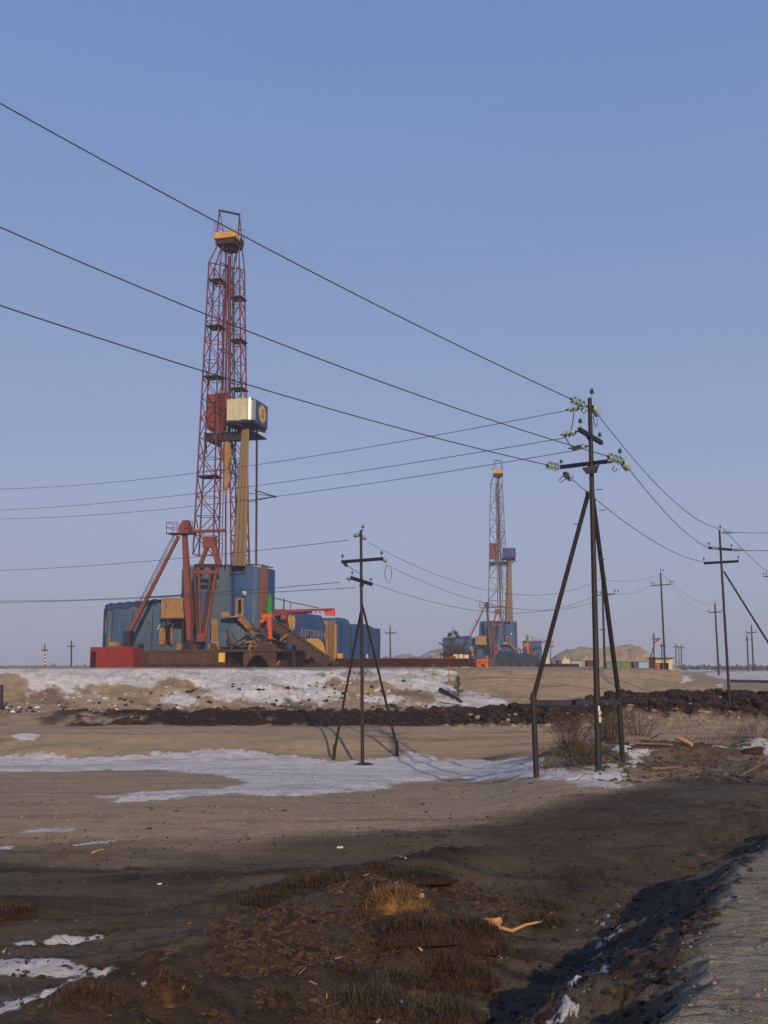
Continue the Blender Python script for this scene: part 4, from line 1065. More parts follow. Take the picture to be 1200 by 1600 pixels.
    # ---- sheds along the right side
    if near:
        Pm = R.T('pump_shed', 'blue pump shed with a yellow bear emblem and pale lettering, right of the nearer rig', 'shed', (3.5, 13, 0))
        us = 5.5
        v0, v1 = 4.0, RU(509, 970, us).y
        zt3 = RU(470, 961, us).z
        def top(u, v):
            return zt3 + 0.3 - 1.0 * sstep(v1 - 2.0, v1 - 0.3, np.array(v)).item()
        Pm.part('tarpaulin', tarp([(0.5, v0), (us, v0), (us, v1), (0.5, v1)], 0.55, top, 0.10, 21, 0.6), M_TARPB, smooth=True)
        # heart-shaped bear face in yellow with pale ears
        ec = RU(455, 975, us + 0.14); V = []; rr = 1.15
        hm = MB()
        for i in range(28):
            t = 2 * math.pi * i / 28
            V.append((us + 0.22, ec.y + 0.72 * 0.088 * rr * 16 * math.sin(t) ** 3, ec.z + 0.075 * rr * (13 * math.cos(t) - 5 * math.cos(2 * t) - 2 * math.cos(3 * t) - math.cos(4 * t))))
        V += [(x - 0.04, y, z) for x, y, z in V[:28]]
        hm.add(V, [tuple(range(28))] + [(i, (i + 1) % 28, 28 + (i + 1) % 28, 28 + i) for i in range(28)])
        hb = Pm.part('emblem', hm, M_SIGNY)
        fc = MB()
        for s in (-1, 1):
            fc.lathe((us + 0.225, ec.y + s * 0.45, ec.z + 0.35), (1, 0, 0), [(0, 0.02), (0, 0.14), (0.02, 0.14), (0.02, 0.02)], 8)
            fc.beam((us + 0.235, ec.y + s * 0.25, ec.z + 0.5), (us + 0.235, ec.y + s * 0.1, ec.z - 0.7), 0.12, 0.02)
        fc.lathe((us + 0.225, ec.y, ec.z - 0.45), (1, 0, 0), [(0, 0.02), (0, 0.2), (0.02, 0.2), (0.02, 0.02)], 8)
        Pm.part('emblem_face', fc, M_SIGNP, parent=hb)
        # lettering
        cu = bpy.data.curves.new('lettering', 'FONT'); cu.body = 'АРТРАН'; cu.extrude = 0.02; cu.size = 1.55; cu.space_character = 1.02
        to = bpy.data.objects.new('lettering', cu); COL.objects.link(to)
        dg = bpy.context.evaluated_depsgraph_get()
        me = bpy.data.meshes.new_from_object(to.evaluated_get(dg)); bpy.data.objects.remove(to)
        me.materials.clear(); me.materials.append(M_SIGNP)
        tx = bpy.data.objects.new('lettering', me); COL.objects.link(tx); tx.parent = Pm.e
        A0, A1 = RU(465, 996, us), RU(504, 996, us)
        wmax = max(v.co.x for v in me.vertices) or 1
        tx.matrix_local = Matrix.Translation(Vector((us + 0.26, A0.y, A0.z - 0.1)) - Vector(Pm.b)) @ Matrix.Rotation(math.pi / 2, 4, 'Z') @ Matrix.Rotation(math.pi / 2, 4, 'X') @ Matrix.Diagonal((( A1.y - A0.y) / wmax, 1.0, 1, 1))
        # yellow half-round tank against the wall
        c = RU(489, 1021, us + 0.6); r_ = 2.9
        hd = MB(); V = []
        for i in range(13):
            t = math.pi * i / 12; V.append((us + 1.0, c.y + r_ * math.cos(t) * 1.25, 1.0 + r_ * 0.85 * math.sin(t) ** 0.7))
        V += [(x - 0.75, y, z) for x, y, z in V]
        hd.add(V, [tuple(range(13)), tuple(range(13, 26))[::-1]] + [(i, 13 + i, 14 + i, i + 1) for i in range(12)] + [(0, 12, 25, 13)])
        tk = R.T('yellow_guard', 'yellow half round guard standing below the lettering of the blue pump shed', 'guard', (us + 0.8, c.y, 0))
        tk.part('guard_plate', hd, M_SIGNY); tk.part('guard_stand', MB().box(us + 0.3, us + 0.9, c.y - 2, c.y + 2, 0, 0.89), M_RUSTD)
        tk.part('stain', MB().lathe((us + 1.005, c.y - 0.6, 1.6), (1, 0, 0), [(0, 0.02), (0, 0.22), (0.03, 0.2), (0.03, 0.02)], 8), M_RUST)
        # ochre tower between the sheds
        tw = R.T('ochre_column', 'ochre steel column between the two blue sheds on the right', 'column', (us, v1 + 2, 0))
        w0, w1 = RU(512, 1000, us + 0.2).y, RU(524, 1000, us + 0.2).y
        tw.part('column_shaft', MB().box(us - 1.2, us + 0.2, w0, w1, 0.6, RU(518, 971, us).z), M_OCHRE)
        tw.part('column_pipe', MB().beam((us + 0.45, w0 + 0.7 * (w1 - w0), 0.6), (us + 0.45, w0 + 0.7 * (w1 - w0), RU(518, 976, us).z), 0.5, n=8), M_OCHRE)
        tw.part('column_base', MB().box(us - 1.5, us + 0.9, w0 - 0.5, w1 + 0.4, 0, 0.59), M_RUSTD)
        pp = R.T('yellow_marker_post', 'short yellow post at the foot of the ochre column', 'post', (us + 1.6, w0, 0))
        pp.part('post_shaft', MB().box(us + 1.4, us + 1.9, w0 + 0.4, w0 + 1.2, 0, 1.7), M_YEL)
        pp.part('post_cap', MB().box(us + 1.36, us + 1.94, w0 + 0.36, w0 + 1.24, 1.7, 1.76), M_YEL)
        # the far blue shed
        F_ = R.T('tank_shed', 'farther plain blue tarpaulin shed, right of the ochre column', 'shed', (3.5, 35, 0))
        v2, v3 = w1 + 0.6, RU(594, 1000, us).y
        zt4 = RU(560, 974, us).z
        def top2(u, v): return zt4 - 0.15 + 0.5 * math.sin(v * 0.55) * 0.35 + (0.45 if v < v2 + 6 else 0) - 0.2 * sstep(v3 - 6, v3, np.array(v)).item()
        F_.part('tarpaulin', tarp([(0.5, v2), (us, v2), (us, v3), (0.5, v3)], 0.55, top2, 0.16, 31, 0.8), M_TARPB, smooth=True)
        for q in range(5):
            yv = v2 + (v3 - v2) * (q + 0.5) / 5
            F_.part('tie_batten', MB().beam((us + 0.2, yv, 0.8), (us + 0.16, yv + 0.1, zt4 - 0.4), 0.12), M_TARPD)
        F_.part('lamp', MB().lathe(RU(573, 1026, us + 0.3), (1, 0, 0), [(-0.1, 0.1), (0, 0.35), (0.15, 0.35), (0.2, 0.05)], 8), M_WHITE)
        F_.part('sledge', MB().box(0.3, us + 0.5, v2 - 0.3, v3 + 0.3, 0.0, 0.54), M_RUSTD)
        # brown cladding between the enclosure and the pump shed
        Z = R.T('brown_duct', 'brown upright duct between the blue enclosure and the pump shed', 'duct', (5.3, 3.2, 1.9))
        z0_ = RL(441, 996, 2.2)
        Z.part('duct_shaft', MB().box(RL(439, 1000, 2.2).x, RL(447, 1000, 2.2).x, 2.0, 2.6, 1.0, RL(441, 956, 2.2).z), M_STRIPE)
        Z.part('duct_cap', MB().box(RL(426, 954, 2.2).x, RL(444, 954, 2.2).x, 2.0, 2.9, RL(441, 954, 2.2).z, RL(441, 952, 2.2).z), M_RUSTD)
    else:
        Pm = R.T('pump_shed', 'low blue shed right of the distant rig', 'shed', (6, 8, 0))
        Pm.part('tarpaulin', tarp([(4.8, 5), (9.5, 5), (9.5, 20), (4.8, 20)], 0.4, lambda u, v: 6.6, 0.12, 23, 0.9), M_TARPB, smooth=True)
        Pm.part('sledge', MB().box(4.7, 9.6, 4.8, 20.2, 0, 0.39), M_RUSTD)
    return R
R1 = build_rig(True)
R2 = build_rig(False)
# red container at the left end of the near rig
CT_ = R1.T('red_container', 'bright red steel container with an open dark end at the left of the nearer rig', 'container', (RL(174, 1040, -4).x, -3, 0))
c0, c1, c2 = RL(140, 1041, -4.2), RL(171, 1011, -4.2), RL(208.5, 1010, -4.2)
zt5 = c1.z
CT_.part('front_panel', MB().box(c0.x + 0.75, c1.x - 0.01, -4.22, -4.15, 0.02, zt5 - 0.12), M_BOX)
CT_.part('front_panel', MB().box(c1.x + 0.01, c2.x, -4.27, -4.15, 0.02, zt5 + 0.05), M_BOX)
CT_.part('door_opening', MB().box(c0.x + 0.12, c0.x + 0.74, -4.12, -4.05, 0.02, zt5 - 0.5), M_DARK)
CT_.part('container_body', MB().box(c0.x + 0.06, c2.x - 0.02, -4.04, -1.6, 0, zt5 - 0.12), M_BOX)
CT_.part('container_roof', MB().box(c0.x, c1.x, -4.26, -1.5, zt5 - 0.11, zt5), M_BOX)
CT_.part('corner_post', MB().box(c0.x, c0.x + 0.1, -4.22, -4.05, 0, zt5 - 0.12), M_BOX)
CT_.part('lintel', MB().box(c0.x + 0.12, c0.x + 0.74, -4.22, -4.05, zt5 - 0.48, zt5 - 0.12), M_BOX)

# ------------------------------------------------------------------ power line poles
def pin_insulator(P, p, s=1.0, small=False):
    p = Vector(p)
    o = P.part('pin_insulator', MB().lathe(p, (0, 0, 1), [(0, 0.02 * s), (0.24 * s, 0.018 * s), (0.24 * s, 0.085 * s), (0.28 * s, 0.10 * s), (0.31 * s, 0.045 * s), (0.32 * s, 0.075 * s), (0.36 * s, 0.085 * s), (0.41 * s, 0.04 * s), (0.44 * s, 0.035 * s), (0.45 * s, 0.005)], 6 if small else 10), M_GREEN)
    return o
def string_insulator(P, p, q, n=3, r=0.13, mat=None):
    r *= 0.8
    """glass discs strung from p towards q"""
    p = Vector(p); d = (Vector(q) - p).normalized()
    o = P.part('insulator_string', MB().beam(p, p + d * (0.17 * n + 0.12), 0.03), M_ARM)
    for i in range(n):
        c = p + d * (0.10 + 0.155 * i)
        P.part('disc', MB().lathe(c, d, [(0, 0.03), (0.015, 0.06), (0.035, r * 0.8), (0.075, r), (0.085, r * 0.95), (0.06, 0.045), (0.12, 0.03)], 12), mat or M_GLASS, smooth=False, parent=o)
    return p + d * (0.17 * n + 0.12)
def pole(name, label, base_px, top_px, Y, rb, rt, group, mat=None, y_off=0.0, n=10):
    a, s = slope(*base_px)
    x = a * Y
    z = gz(x, Y) - 0.12
    P = Thing(name, label, 'power pole', (x, Y, z), group=group)
    t = at(top_px[0], top_px[1], Y + y_off)
    P.part('post', MB().beam((x, Y, z), t, rb * 2, w1=rt * 2, n=n), mat or M_POLE)
    P.top = t; P.Y = Y
    return P
G_LINE = 'tarred power line poles along the well pad'
# nearest pole, three legs
P1 = pole('power_pole', 'nearest big power pole, two slanting struts and a low crossbeam', (935.5, 1207), (921.5, 622), 24.8, 0.078, 0.052, G_LINE)
pin_insulator(P1, at(925, 624, 24.8), 0.62)
pl = at(875, 730, 25.3); pr = at(973, 718, 24.3)
P1.part('crossarm', MB().beam(pl, pr, 0.075, 0.09), M_ARM)
c_ = at(922, 735, 24.7)
P1.part('crossarm_bracket', MB().add([tuple(at(909, 731, 24.74)), tuple(at(937, 726, 24.66)), tuple(at(932, 739, 24.66)), tuple(at(916, 741, 24.72))] + [tuple(at(909, 731, 24.86)), tuple(at(937, 726, 24.8)), tuple(at(932, 739, 24.8)), tuple(at(916, 741, 24.86))], [(3, 2, 1, 0), (4, 5, 6, 7), (0, 1, 5, 4), (1, 2, 6, 5), (2, 3, 7, 6), (3, 0, 4, 7)]), M_ARM)
ul = at(905, 671, 24.2); ur = at(940, 692, 25.4)
P1.part('crossarm', MB().beam(ul, ur, 0.08, 0.10), M_ARM)
pin_insulator(P1, ul + Vector((0.03, 0, 0.03)), 0.55); pin_insulator(P1, ur + Vector((-0.04, 0, 0.03)), 0.55)
pin_insulator(P1, pr + Vector((-0.06, 0, 0.03)), 0.55); pin_insulator(P1, pl + Vector((0.03, 0, 0.0)), 0.45)
lf = at(838, 1203, 25.4); lfz = gz(lf.x, lf.y) - 0.1; lj = at(833, 1088, 25.4)
rf = at(973, 1191, 27.4); rfz = gz(rf.x, rf.y) - 0.1; rj = at(967, 1088, 27.2)
P1.part('strut', MB().beam(lj + Vector((0, 0, -0.05)), at(920, 768, 24.9), 0.115, w1=0.105, n=8), M_POLE)
P1.part('strut', MB().beam(rj + Vector((0, 0, -0.05)), at(925, 768, 25.0), 0.125, w1=0.11, n=8), M_POLE)
P1.part('strut_post', MB().beam((lf.x, lf.y, lfz), lj + Vector((0, 0, 0.07)), 0.135, w1=0.13, n=10), M_POLE)
P1.part('strut_post', MB().beam((rf.x, rf.y, rfz), rj + Vector((0, 0, 0.07)), 0.135, w1=0.13, n=10), M_POLE)
P1.part('crossbeam', MB().beam(at(833, 1098, 25.4), at(968, 1097, 27.2), 0.11, 0.12), worn('slate_beam_paint', (0.040, 0.042, 0.062), (0.028, 0.030, 0.046), (0.09, 0.07, 0.07), 2))
for (px, py, k) in ((936, 1105, 0.10), (937, 1113, 0.07), (937.5, 1122, 0.10)):
    q = at(px, py, 24.715); P1.part('painted_mark', MB().box(q.x - 0.022, q.x + 0.02, q.y - 0.0, q.y + 0.03, q.z - k, q.z + 0.03), M_WHITE)
for (px, py, Y_) in ((931, 765, 24.7), (936, 797, 24.7), (904, 819, 25.0), (934, 874, 24.8), (936, 984, 24.8)):
    q = at(px, py, Y_); P1.part('step_peg', MB().beam(q, q + Vector((0.16 if px > 920 else -0.13, 0, 0)), 0.018), M_POLE)
for (px, py, Y_, s_) in ((920.5, 771, 24.85, 0.17), (921, 776, 24.85, 0.175), (923, 640, 24.8, 0.14), (922, 684, 24.8, 0.15), (924, 728, 24.8, 0.16), (833, 1092, 25.4, 0.17), (967.5, 1092, 27.2, 0.17), (934, 1098, 24.85, 0.18)):
    q = at(px, py, Y_); P1.part('clamp', MB().lathe(q, (0, 0, 1), [(-0.03, s_ * 0.4), (-0.03, s_ * 0.53), (0.03, s_ * 0.53), (0.03, s_ * 0.4)], 10), M_RUSTD)
G_WIRE = 'bare overhead wires'
def wire(A, B, mid, r, name_label, n=26, r1=None, before=0.0, after=0.0):
    """sagging wire between two points, hung so that it passes the surveyed line of sight mid"""
    A = Vector(A); B = Vector(B)
    def P(sag, t): 
        q = A + (B - A) * t; return Vector((q.x, q.y, q.z - sag * 4 * t * (1 - t)))
    def proj(q):
        up = Vector((0, -ST, CT)); fw = Vector((0, CT, ST)); f = q.dot(fw)
        return 600 + 1650 * q.x / f, 800 - 1650 * q.dot(up) / f
    best = 0
    if mid:
        lo, hi = -3.0, 12.0
        for it in range(30):
            s = (lo + hi) / 2; pts = [proj(P(s, t / 60)) for t in range(61)]; py = None
            for a, b in zip(pts[:-1], pts[1:]):
                if (a[0] - mid[0]) * (b[0] - mid[0]) <= 0 and abs(a[0] - b[0]) > 1e-6:
                    f = (mid[0] - a[0]) / (b[0] - a[0]); py = a[1] + f * (b[1] - a[1]); break
            if py is None: s = 0.3; break
            if py > mid[1]: hi = s
            else: lo = s
        best = max(s, 0.02)
    pts = [P(best, t / n) for t in range(-int(before * n), n + 1 + int(after * n))]
    o = single('overhead_wire', MB().tube([p - A for p in pts], r, 5, r1), M_WIRE, name_label, 'wire', G_WIRE)
    o.location = A
    return pts
def W2(pa, Ya, pb, Yb, mid, r, label, r1=None): return wire(at(pa[0], pa[1], Ya), at(pb[0], pb[1], Yb), mid, r, label, 30, r1, 0.8 if pa[0] < 0 else 0.0, 2.5 if pb[0] > 1300 else 0.0)
# three heavy wires from the left
e1 = string_insulator(P1, at(918, 636, 24.7), at(700, 530, 22)); wire(at(-260, 14, 14.5), e1, (375, 366), 0.0125, 'topmost heavy wire crossing in front of the crown of the nearer mast', 40, None, 1.5)
e2 = string_insulator(P1, pr + Vector((0.02, -0.05, -0.07)), at(800, 660, 22)); wire(at(-260, 238, 14.5), e2, (384, 516), 0.0120, 'middle heavy wire sloping from the left edge to the nearest pole', 40, None, 1.5)
e3 = string_insulator(P1, pl + Vector((0, -0.04, -0.03)), at(700, 690, 22)); wire(at(-260, 388, 14.5), e3, (390, 602), 0.0120, 'lowest heavy wire sloping from the left edge to the nearest pole', 40, None, 1.5)
# three thin ones going left behind the mast
e4 = string_insulator(P1, at(917, 634, 24.9), at(780, 662, 27), r=0.105); W2((-120, 762), 60, (893, 640), 25.3, (430, 722), 0.011, 'upper thin wire running left behind the nearer mast', 0.009)
e5 = string_insulator(P1, ul + Vector((-0.03, 0.02, -0.04)), at(780, 700, 27), r=0.105); W2((-120, 798), 60, (884, 684), 24.8, (430, 755), 0.011, 'middle thin wire running left behind the nearer mast', 0.009)
e6 = string_insulator(P1, at(919, 697, 24.9), at(800, 712, 27), r=0.085); W2((-120, 808), 60, (904, 703), 25.3, (430, 776), 0.011, 'lower thin wire running left behind the nearer mast', 0.009)
# to the right hand pole
e7 = string_insulator(P1, at(926, 634, 24.9), at(960, 690, 27), r=0.12); e8 = string_insulator(P1, pr + Vector((0.03, 0.08, -0.05)), at(1040, 800, 30)); e9 = string_insulator(P1, pl + Vector((0.1, 0.1, -0.12)), at(960, 800, 29), r=0.11)
wire(e7, at(1124, 826, 51.1), (1040, 771), 0.010, 'topmost wire between the nearest pole and the pole with one long strut', 30, 0.014)
wire(e8, at(1108, 856, 50.6), (1040, 801), 0.010, 'middle wire between the nearest pole and the pole with one long strut', 30, 0.014)
wire(e9, at(1101, 878, 51.5), (1012, 840), 0.010, 'lowest wire between the nearest pole and the pole with one long strut', 30, 0.014)
for pts_, cc in (([(908, 640), (911, 646), (914, 645), (917, 640)], 24.6), ([(927, 650), (929, 664), (932, 667), (934, 655)], 24.8), ([(879, 744), (874, 750), (876, 754), (884, 748)], 24.8), ([(960, 728), (956, 733), (960, 737), (965, 732)], 24.3), ([(897, 644), (895, 660), (892, 672), (889, 684)], 24.8), ([(884, 684), (890, 695), (900, 704), (905, 702)], 24.8)):
    P1.part('jumper', MB().tube([at(a, b, cc) for a, b in pts_], 0.011, 4), M_WIRE)
# second pole: tripod in the middle
P2 = pole('power_pole', 'middle power pole on the snow with two slanting struts', (566.5, 1195), (564, 828), 40.4, 0.068, 0.05, G_LINE)
pin_insulator(P2, at(567, 831, 40.4), 0.6)
a, b = at(534, 878, 40.7), at(598, 873, 40.0); P2.part('crossarm', MB().beam(a, b, 0.09, 0.12), M_ARM)
pin_insulator(P2, a + Vector((0.03, 0, 0.04)), 0.6); pin_insulator(P2, b + Vector((-0.04, 0, 0.04)), 0.6)
c, d = at(549, 903, 39.7), at(581, 913, 40.9); P2.part('crossarm', MB().beam(c, d, 0.09, 0.12), M_ARM)
pin_insulator(P2, c + Vector((0.03, 0, 0.04)), 0.5); pin_insulator(P2, d + Vector((-0.04, 0, 0.04)), 0.5)
for jx, jy, fx, fy, Yf in ((523.5, 1165, 521, 1182, 41.8), (619.5, 1160, 621, 1176, 42.2)):
    j = at(jx, jy, Yf); f = at(fx, fy, Yf); fz2 = gz(f.x, f.y) - 0.12
    P2.part('strut', MB().beam(j + Vector((0, 0, -0.1)), at(566, 945, 40.5), 0.10, w1=0.085, n=8), M_POLE)
    P2.part('strut_post', MB().beam((f.x, f.y, fz2), j + Vector((0, 0, 0.05)), 0.14, w1=0.13, n=8), M_POLE)
string_insulator(P2, at(562, 835, 40.4), at(500, 846, 45), r=0.12); string_insulator(P2, at(566, 838, 40.4), at(600, 860, 45), r=0.12)
string_insulator(P2, b, at(640, 900, 45), r=0.11); string_insulator(P2, a + Vector((0.1, 0, -0.05)), at(560, 900, 44), r=0.10)
string_insulator(P2, c, at(510, 911, 45), r=0.11); string_insulator(P2, at(568, 914, 40.5), at(540, 922, 44), r=0.09)
W2((-120, 892), 80, (545, 844), 41, (253, 875), 0.012, 'upper thin wire running left from the middle pole', 0.013)
W2((-120, 935), 80, (530, 910), 41, (240, 932), 0.012, 'middle thin wire running left from the middle pole', 0.013)
W2((-120, 942), 80, (556, 918), 41, (430, 925), 0.018, 'lower thin wire running left from the middle pole', 0.012)
W2((575, 847), 41, (941, 903), 70, (806, 929), 0.009, 'upper slack wire from the middle pole towards the right', 0.012)
W2((603, 882), 41, (960, 927), 70, (806, 951), 0.009, 'middle slack wire from the middle pole towards the right', 0.012)
W2((584, 912), 41, (933, 929), 70, (806, 958), 0.009, 'lowest slack wire from the middle pole towards the right', 0.012)
P2.part('jumper', MB().tube([at(x_, y_, 41) for x_, y_ in ((604, 884), (601, 894), (603, 906), (608, 911), (612, 900), (611, 888))], 0.012, 4), M_WIRE)
P2.part('jumper', MB().tube([at(x_, y_, 40.2) for x_, y_ in ((536, 882), (543, 884), (552, 890), (562, 896))], 0.012, 4), M_WIRE)
# third: with one long strut
P3 = pole('power_pole', 'right power pole with one long strut and a low rail', (1141, 1113), (1124, 828), 51.2, 0.072, 0.052, G_LINE)
pin_insulator(P3, at(1125.5, 829, 51.2), 0.6)
a, b = at(1108, 856, 50.7), at(1143, 859, 51.7); P3.part('crossarm', MB().beam(a, b, 0.09, 0.12), M_ARM)
c, d = at(1100, 880, 51.6), at(1154, 877, 50.8); P3.part('crossarm', MB().beam(c, d, 0.09, 0.12), M_ARM)
for q in (a, b, c, d): pin_insulator(P3, q + Vector((0, 0, 0.04)), 0.55)
string_insulator(P3, at(1127, 832, 51.2), at(1180, 832, 50), r=0.11); string_insulator(P3, b, at(1200, 860, 50), r=0.11); string_insulator(P3, at(1123, 857, 51), at(1090, 855, 50), r=0.11)
sf = at(1243, 1068, 52); sfz = gz(sf.x, sf.y) - 0.1
P3.part('strut', MB().beam(at(1243, 1072, 52), at(1131, 893, 51.3), 0.105, w1=0.09, n=8), M_POLE)
P3.part('strut_post', MB().beam((sf.x, sf.y, sfz), at(1243, 1062, 52), 0.22, n=8), M_POLE)
P3.part('crossbeam', MB().beam(at(1143, 1064, 51.3), at(1243, 1066, 52), 0.14, 0.14), M_POLE)
W2((1134, 832), 51.2, (1420, 834), 44, (1200, 831), 0.014, 'topmost wire leaving the pole with one long strut to the right')
W2((1150, 860), 51.5, (1420, 860), 44, (1200, 858), 0.014, 'second wire leaving the pole with one long strut to the right')
W2((1130, 826), 51.4, (1205, 898), 86, (1170, 868), 0.014, 'wire dropping from the strutted pole to the crossarm at the right edge', 0.02)
# lighter poles
def light_pole(label, base, top, arm, Y, ry=None, group='plain wooden poles of the farther lines', r=0.085, mat=None, pins=True):
    P = pole('power_pole', label, base, top, Y, r, r * 0.75, group, mat, n=6)
    (x0, y0), (x1, y1) = arm
    a, b = at(x0, y0, Y - 0.12), at(x1, y1, Y - 0.12)
    P.part('crossarm', MB().beam(a, b, max(0.08, Y * 0.0009), max(0.08, Y * 0.001)), M_ARM)
    if pins:
        for q in (a, b, P.top):
            pin_insulator(P, q, 0.55 + Y * 0.002, True)
            if Y < 100: pin_insulator(P, q + Vector((0.22, 0, 0)), 0.5 + Y * 0.002, True)
    return P
light_pole('plain power pole right in front of the outhouse', (1040.5, 1068), (1032, 895), ((1018, 915), (1048, 913)), 86)
light_pole('plain power pole left of the strutted pole, by the snow', (1123.5, 1063), (1117, 943), ((1107, 957), (1128, 956)), 126, r=0.13)
light_pole('slim power pole standing behind the nearest pole', (946.5, 1092), (941, 908), ((933, 930), (961, 928)), 70)
light_pole('small pole with crossarm near the right edge', (1178, 1060), (1174, 978), ((1166, 989), (1182, 988)), 175, r=0.15)
light_pole('small pole without visible arm left of the right edge pole', (1169.5, 1050), (1167, 993), ((1165.5, 1000), (1169.5, 1000)), 240, r=0.2)
light_pole('far pole with crossarm, left one of three behind the outhouse', (1056, 1041), (1056, 1005), ((1051.5, 1011), (1061, 1010)), 300, r=0.18, pins=False)
light_pole('far thin pole, middle one of three behind the outhouse', (1061, 1041), (1060.5, 1009), ((1059, 1012), (1063, 1012)), 330, r=0.16, pins=False)
light_pole('far pole with crossarm, right one of three behind the outhouse', (1064.5, 1041), (1064.5, 1007), ((1060, 1012.5), (1069, 1012)), 310, r=0.18, pins=False)
light_pole('thin far pole between the nearer rig and the bushes', (610, 1024), (609.5, 979), ((601.5, 989), (618.5, 989)), 190, r=0.15)
light_pole('far pole at the left horizon with a crossarm', (111.5, 1041), (111.5, 1001), ((106, 1010), (117, 1010)), 260, r=0.22)
light_pole('far short pole seen through the legs right of the distant rig', (860.5, 1038), (860, 999), ((857, 1011), (866, 1010)), 330, r=0.16, pins=False)
LP = light_pole('far pole at the left horizon striped red and white below', (70, 1041), (70, 1007), ((65, 1016), (75, 1016)), 270, r=0.2)
for i in range(4):
    a, b = at(70, 1041 - i * 5.5, 269.7), at(70, 1038.3 - i * 5.5, 269.7); LP.part('red_band', MB().beam(a, b, 0.55, n=8), M_BOX)
    a, b = at(70, 1038.3 - i * 5.5, 269.7), at(70, 1035.5 - i * 5.5, 269.7); LP.part('white_band', MB().beam(a, b, 0.55, n=8), M_WHITE)
# red and white frame pole left of the outhouse
q = at(1021.5, 1040, 170); zz = gz(q.x, q.y) - 0.1
FPm = Thing('disconnector_pole', 'thin pole with a reddish bracket behind the outhouse roof', 'power pole', (q.x, q.y, zz))
FPm.part('post', MB().beam((q.x, q.y, zz), at(1021.5, 989, 170), 0.22, n=6), M_POLE)
FPm.part('bracket', MB().beam(at(1019, 999, 170), at(1032, 998, 170), 0.2).beam(at(1023, 1004, 170), at(1031, 997, 170), 0.2).beam(at(1019, 996, 170), at(1029, 1002, 170), 0.15), M_RED)
FPm.part('strut', MB().beam(at(1022, 1008, 170), at(1015.5, 1031, 170), 0.15), M_POLE)
q = at(1035, 1040, 210)
light_pole('short far pole right behind the outhouse roof', (1034, 1040), (1034, 1004), ((1030, 1009), (1041, 1010)), 210, r=0.15, pins=False)
# crossarm of a pole outside the right edge
light_pole('power pole at the right edge, only its crossarm end in view', (1214, 1066), (1206, 880), ((1193, 901), (1222, 900)), 88)
W2((941, 905), 70, (1032, 896), 86, (985, 908), 0.011, 'faint upper wire from the slim pole to the outhouse pole')
W2((961, 928), 70, (1018, 914), 86, (990, 926), 0.011, 'faint lower wire from the slim pole to the outhouse pole')
W2((1048, 913), 86, (1107, 956), 126, (1080, 945), 0.011, 'faint lower wire from the outhouse pole to the pole by the snow')
W2((1034, 896), 86, (1117, 944), 126, (1080, 934), 0.011, 'faint upper wire from the outhouse pole to the pole by the snow')
# black post at the left edge
q = at(2, 1103, 57.0); zz = gz(q.x, q.y) - 0.1
BP = Thing('black_post', 'short black post at the left edge before the sandy bank', 'post', (q.x, q.y, zz))
BP.part('post_shaft', MB().beam((q.x, q.y, zz), at(1.5, 1070, 57.0), 0.26, w1=0.24, n=8), M_POLE)

# ------------------------------------------------------------------ outhouse
O = at(1033, 1056, 108.0); oz = gz(O.x, O.y) - 0.05
OH = Thing('outhouse', 'cream wooden outhouse with two dark open doorways behind a power pole', 'outhouse', (0, 0, 0), (O.x, O.y, oz), math.radians(8))
wW, hH, dD = 1.72, 1.86, 1.6
OH.part('side_wall', MB().box(wW / 2 - 0.02, wW / 2 + 0.05, -dD / 2, dD / 2, 0, hH), M_CREAM)
OH.part('side_wall', MB().box(-wW / 2 - 0.06, -wW / 2, -dD / 2, dD / 2, 0, hH), M_OCHRE)
OH.part('back_wall', MB().box(-wW / 2, wW / 2 - 0.02, dD / 2 - 0.06, dD / 2, 0, hH), M_CREAM)
OH.part('lintel', MB().box(-wW / 2, wW / 2 - 0.02, -dD / 2, -dD / 2 + 0.06, hH - 0.42, hH), M_CREAM)
OH.part('roof', MB().box(-wW / 2 - 0.2, wW / 2 + 0.2, -dD / 2 - 0.22, dD / 2 + 0.15, hH + 0.005, hH + 0.09), M_RUSTD)
OH.part('partition', MB().box(-0.1, -0.02, -dD / 2 + 0.07, dD / 2 - 0.07, 0, hH - 0.43), M_OCHRE)
OH.part('open_door', MB().box(-wW / 2 + 0.0, -wW / 2 + 0.42, -dD / 2 - 0.10, -dD / 2 - 0.05, 0.03, hH - 0.44), M_STRIPE)
OH.part('open_door', MB().box(-0.22, 0.12, -dD / 2 - 0.12, -dD / 2 - 0.07, 0.03, hH - 0.44), M_STRIPE)
OH.part('front_board', MB().box(0.5, wW / 2 - 0.03, -dD / 2 - 0.01, -dD / 2 + 0.05, 0, hH - 0.43), M_CREAM)
OH.part('floor', MB().box(-wW / 2, wW / 2, -dD / 2, dD / 2, -0.05, 0.02), M_DARK)
OH.part('side_shutter', MB().box(wW / 2 + 0.055, wW / 2 + 0.09, -0.3, 0.35, 0.2, hH - 0.5), M_PANEL)

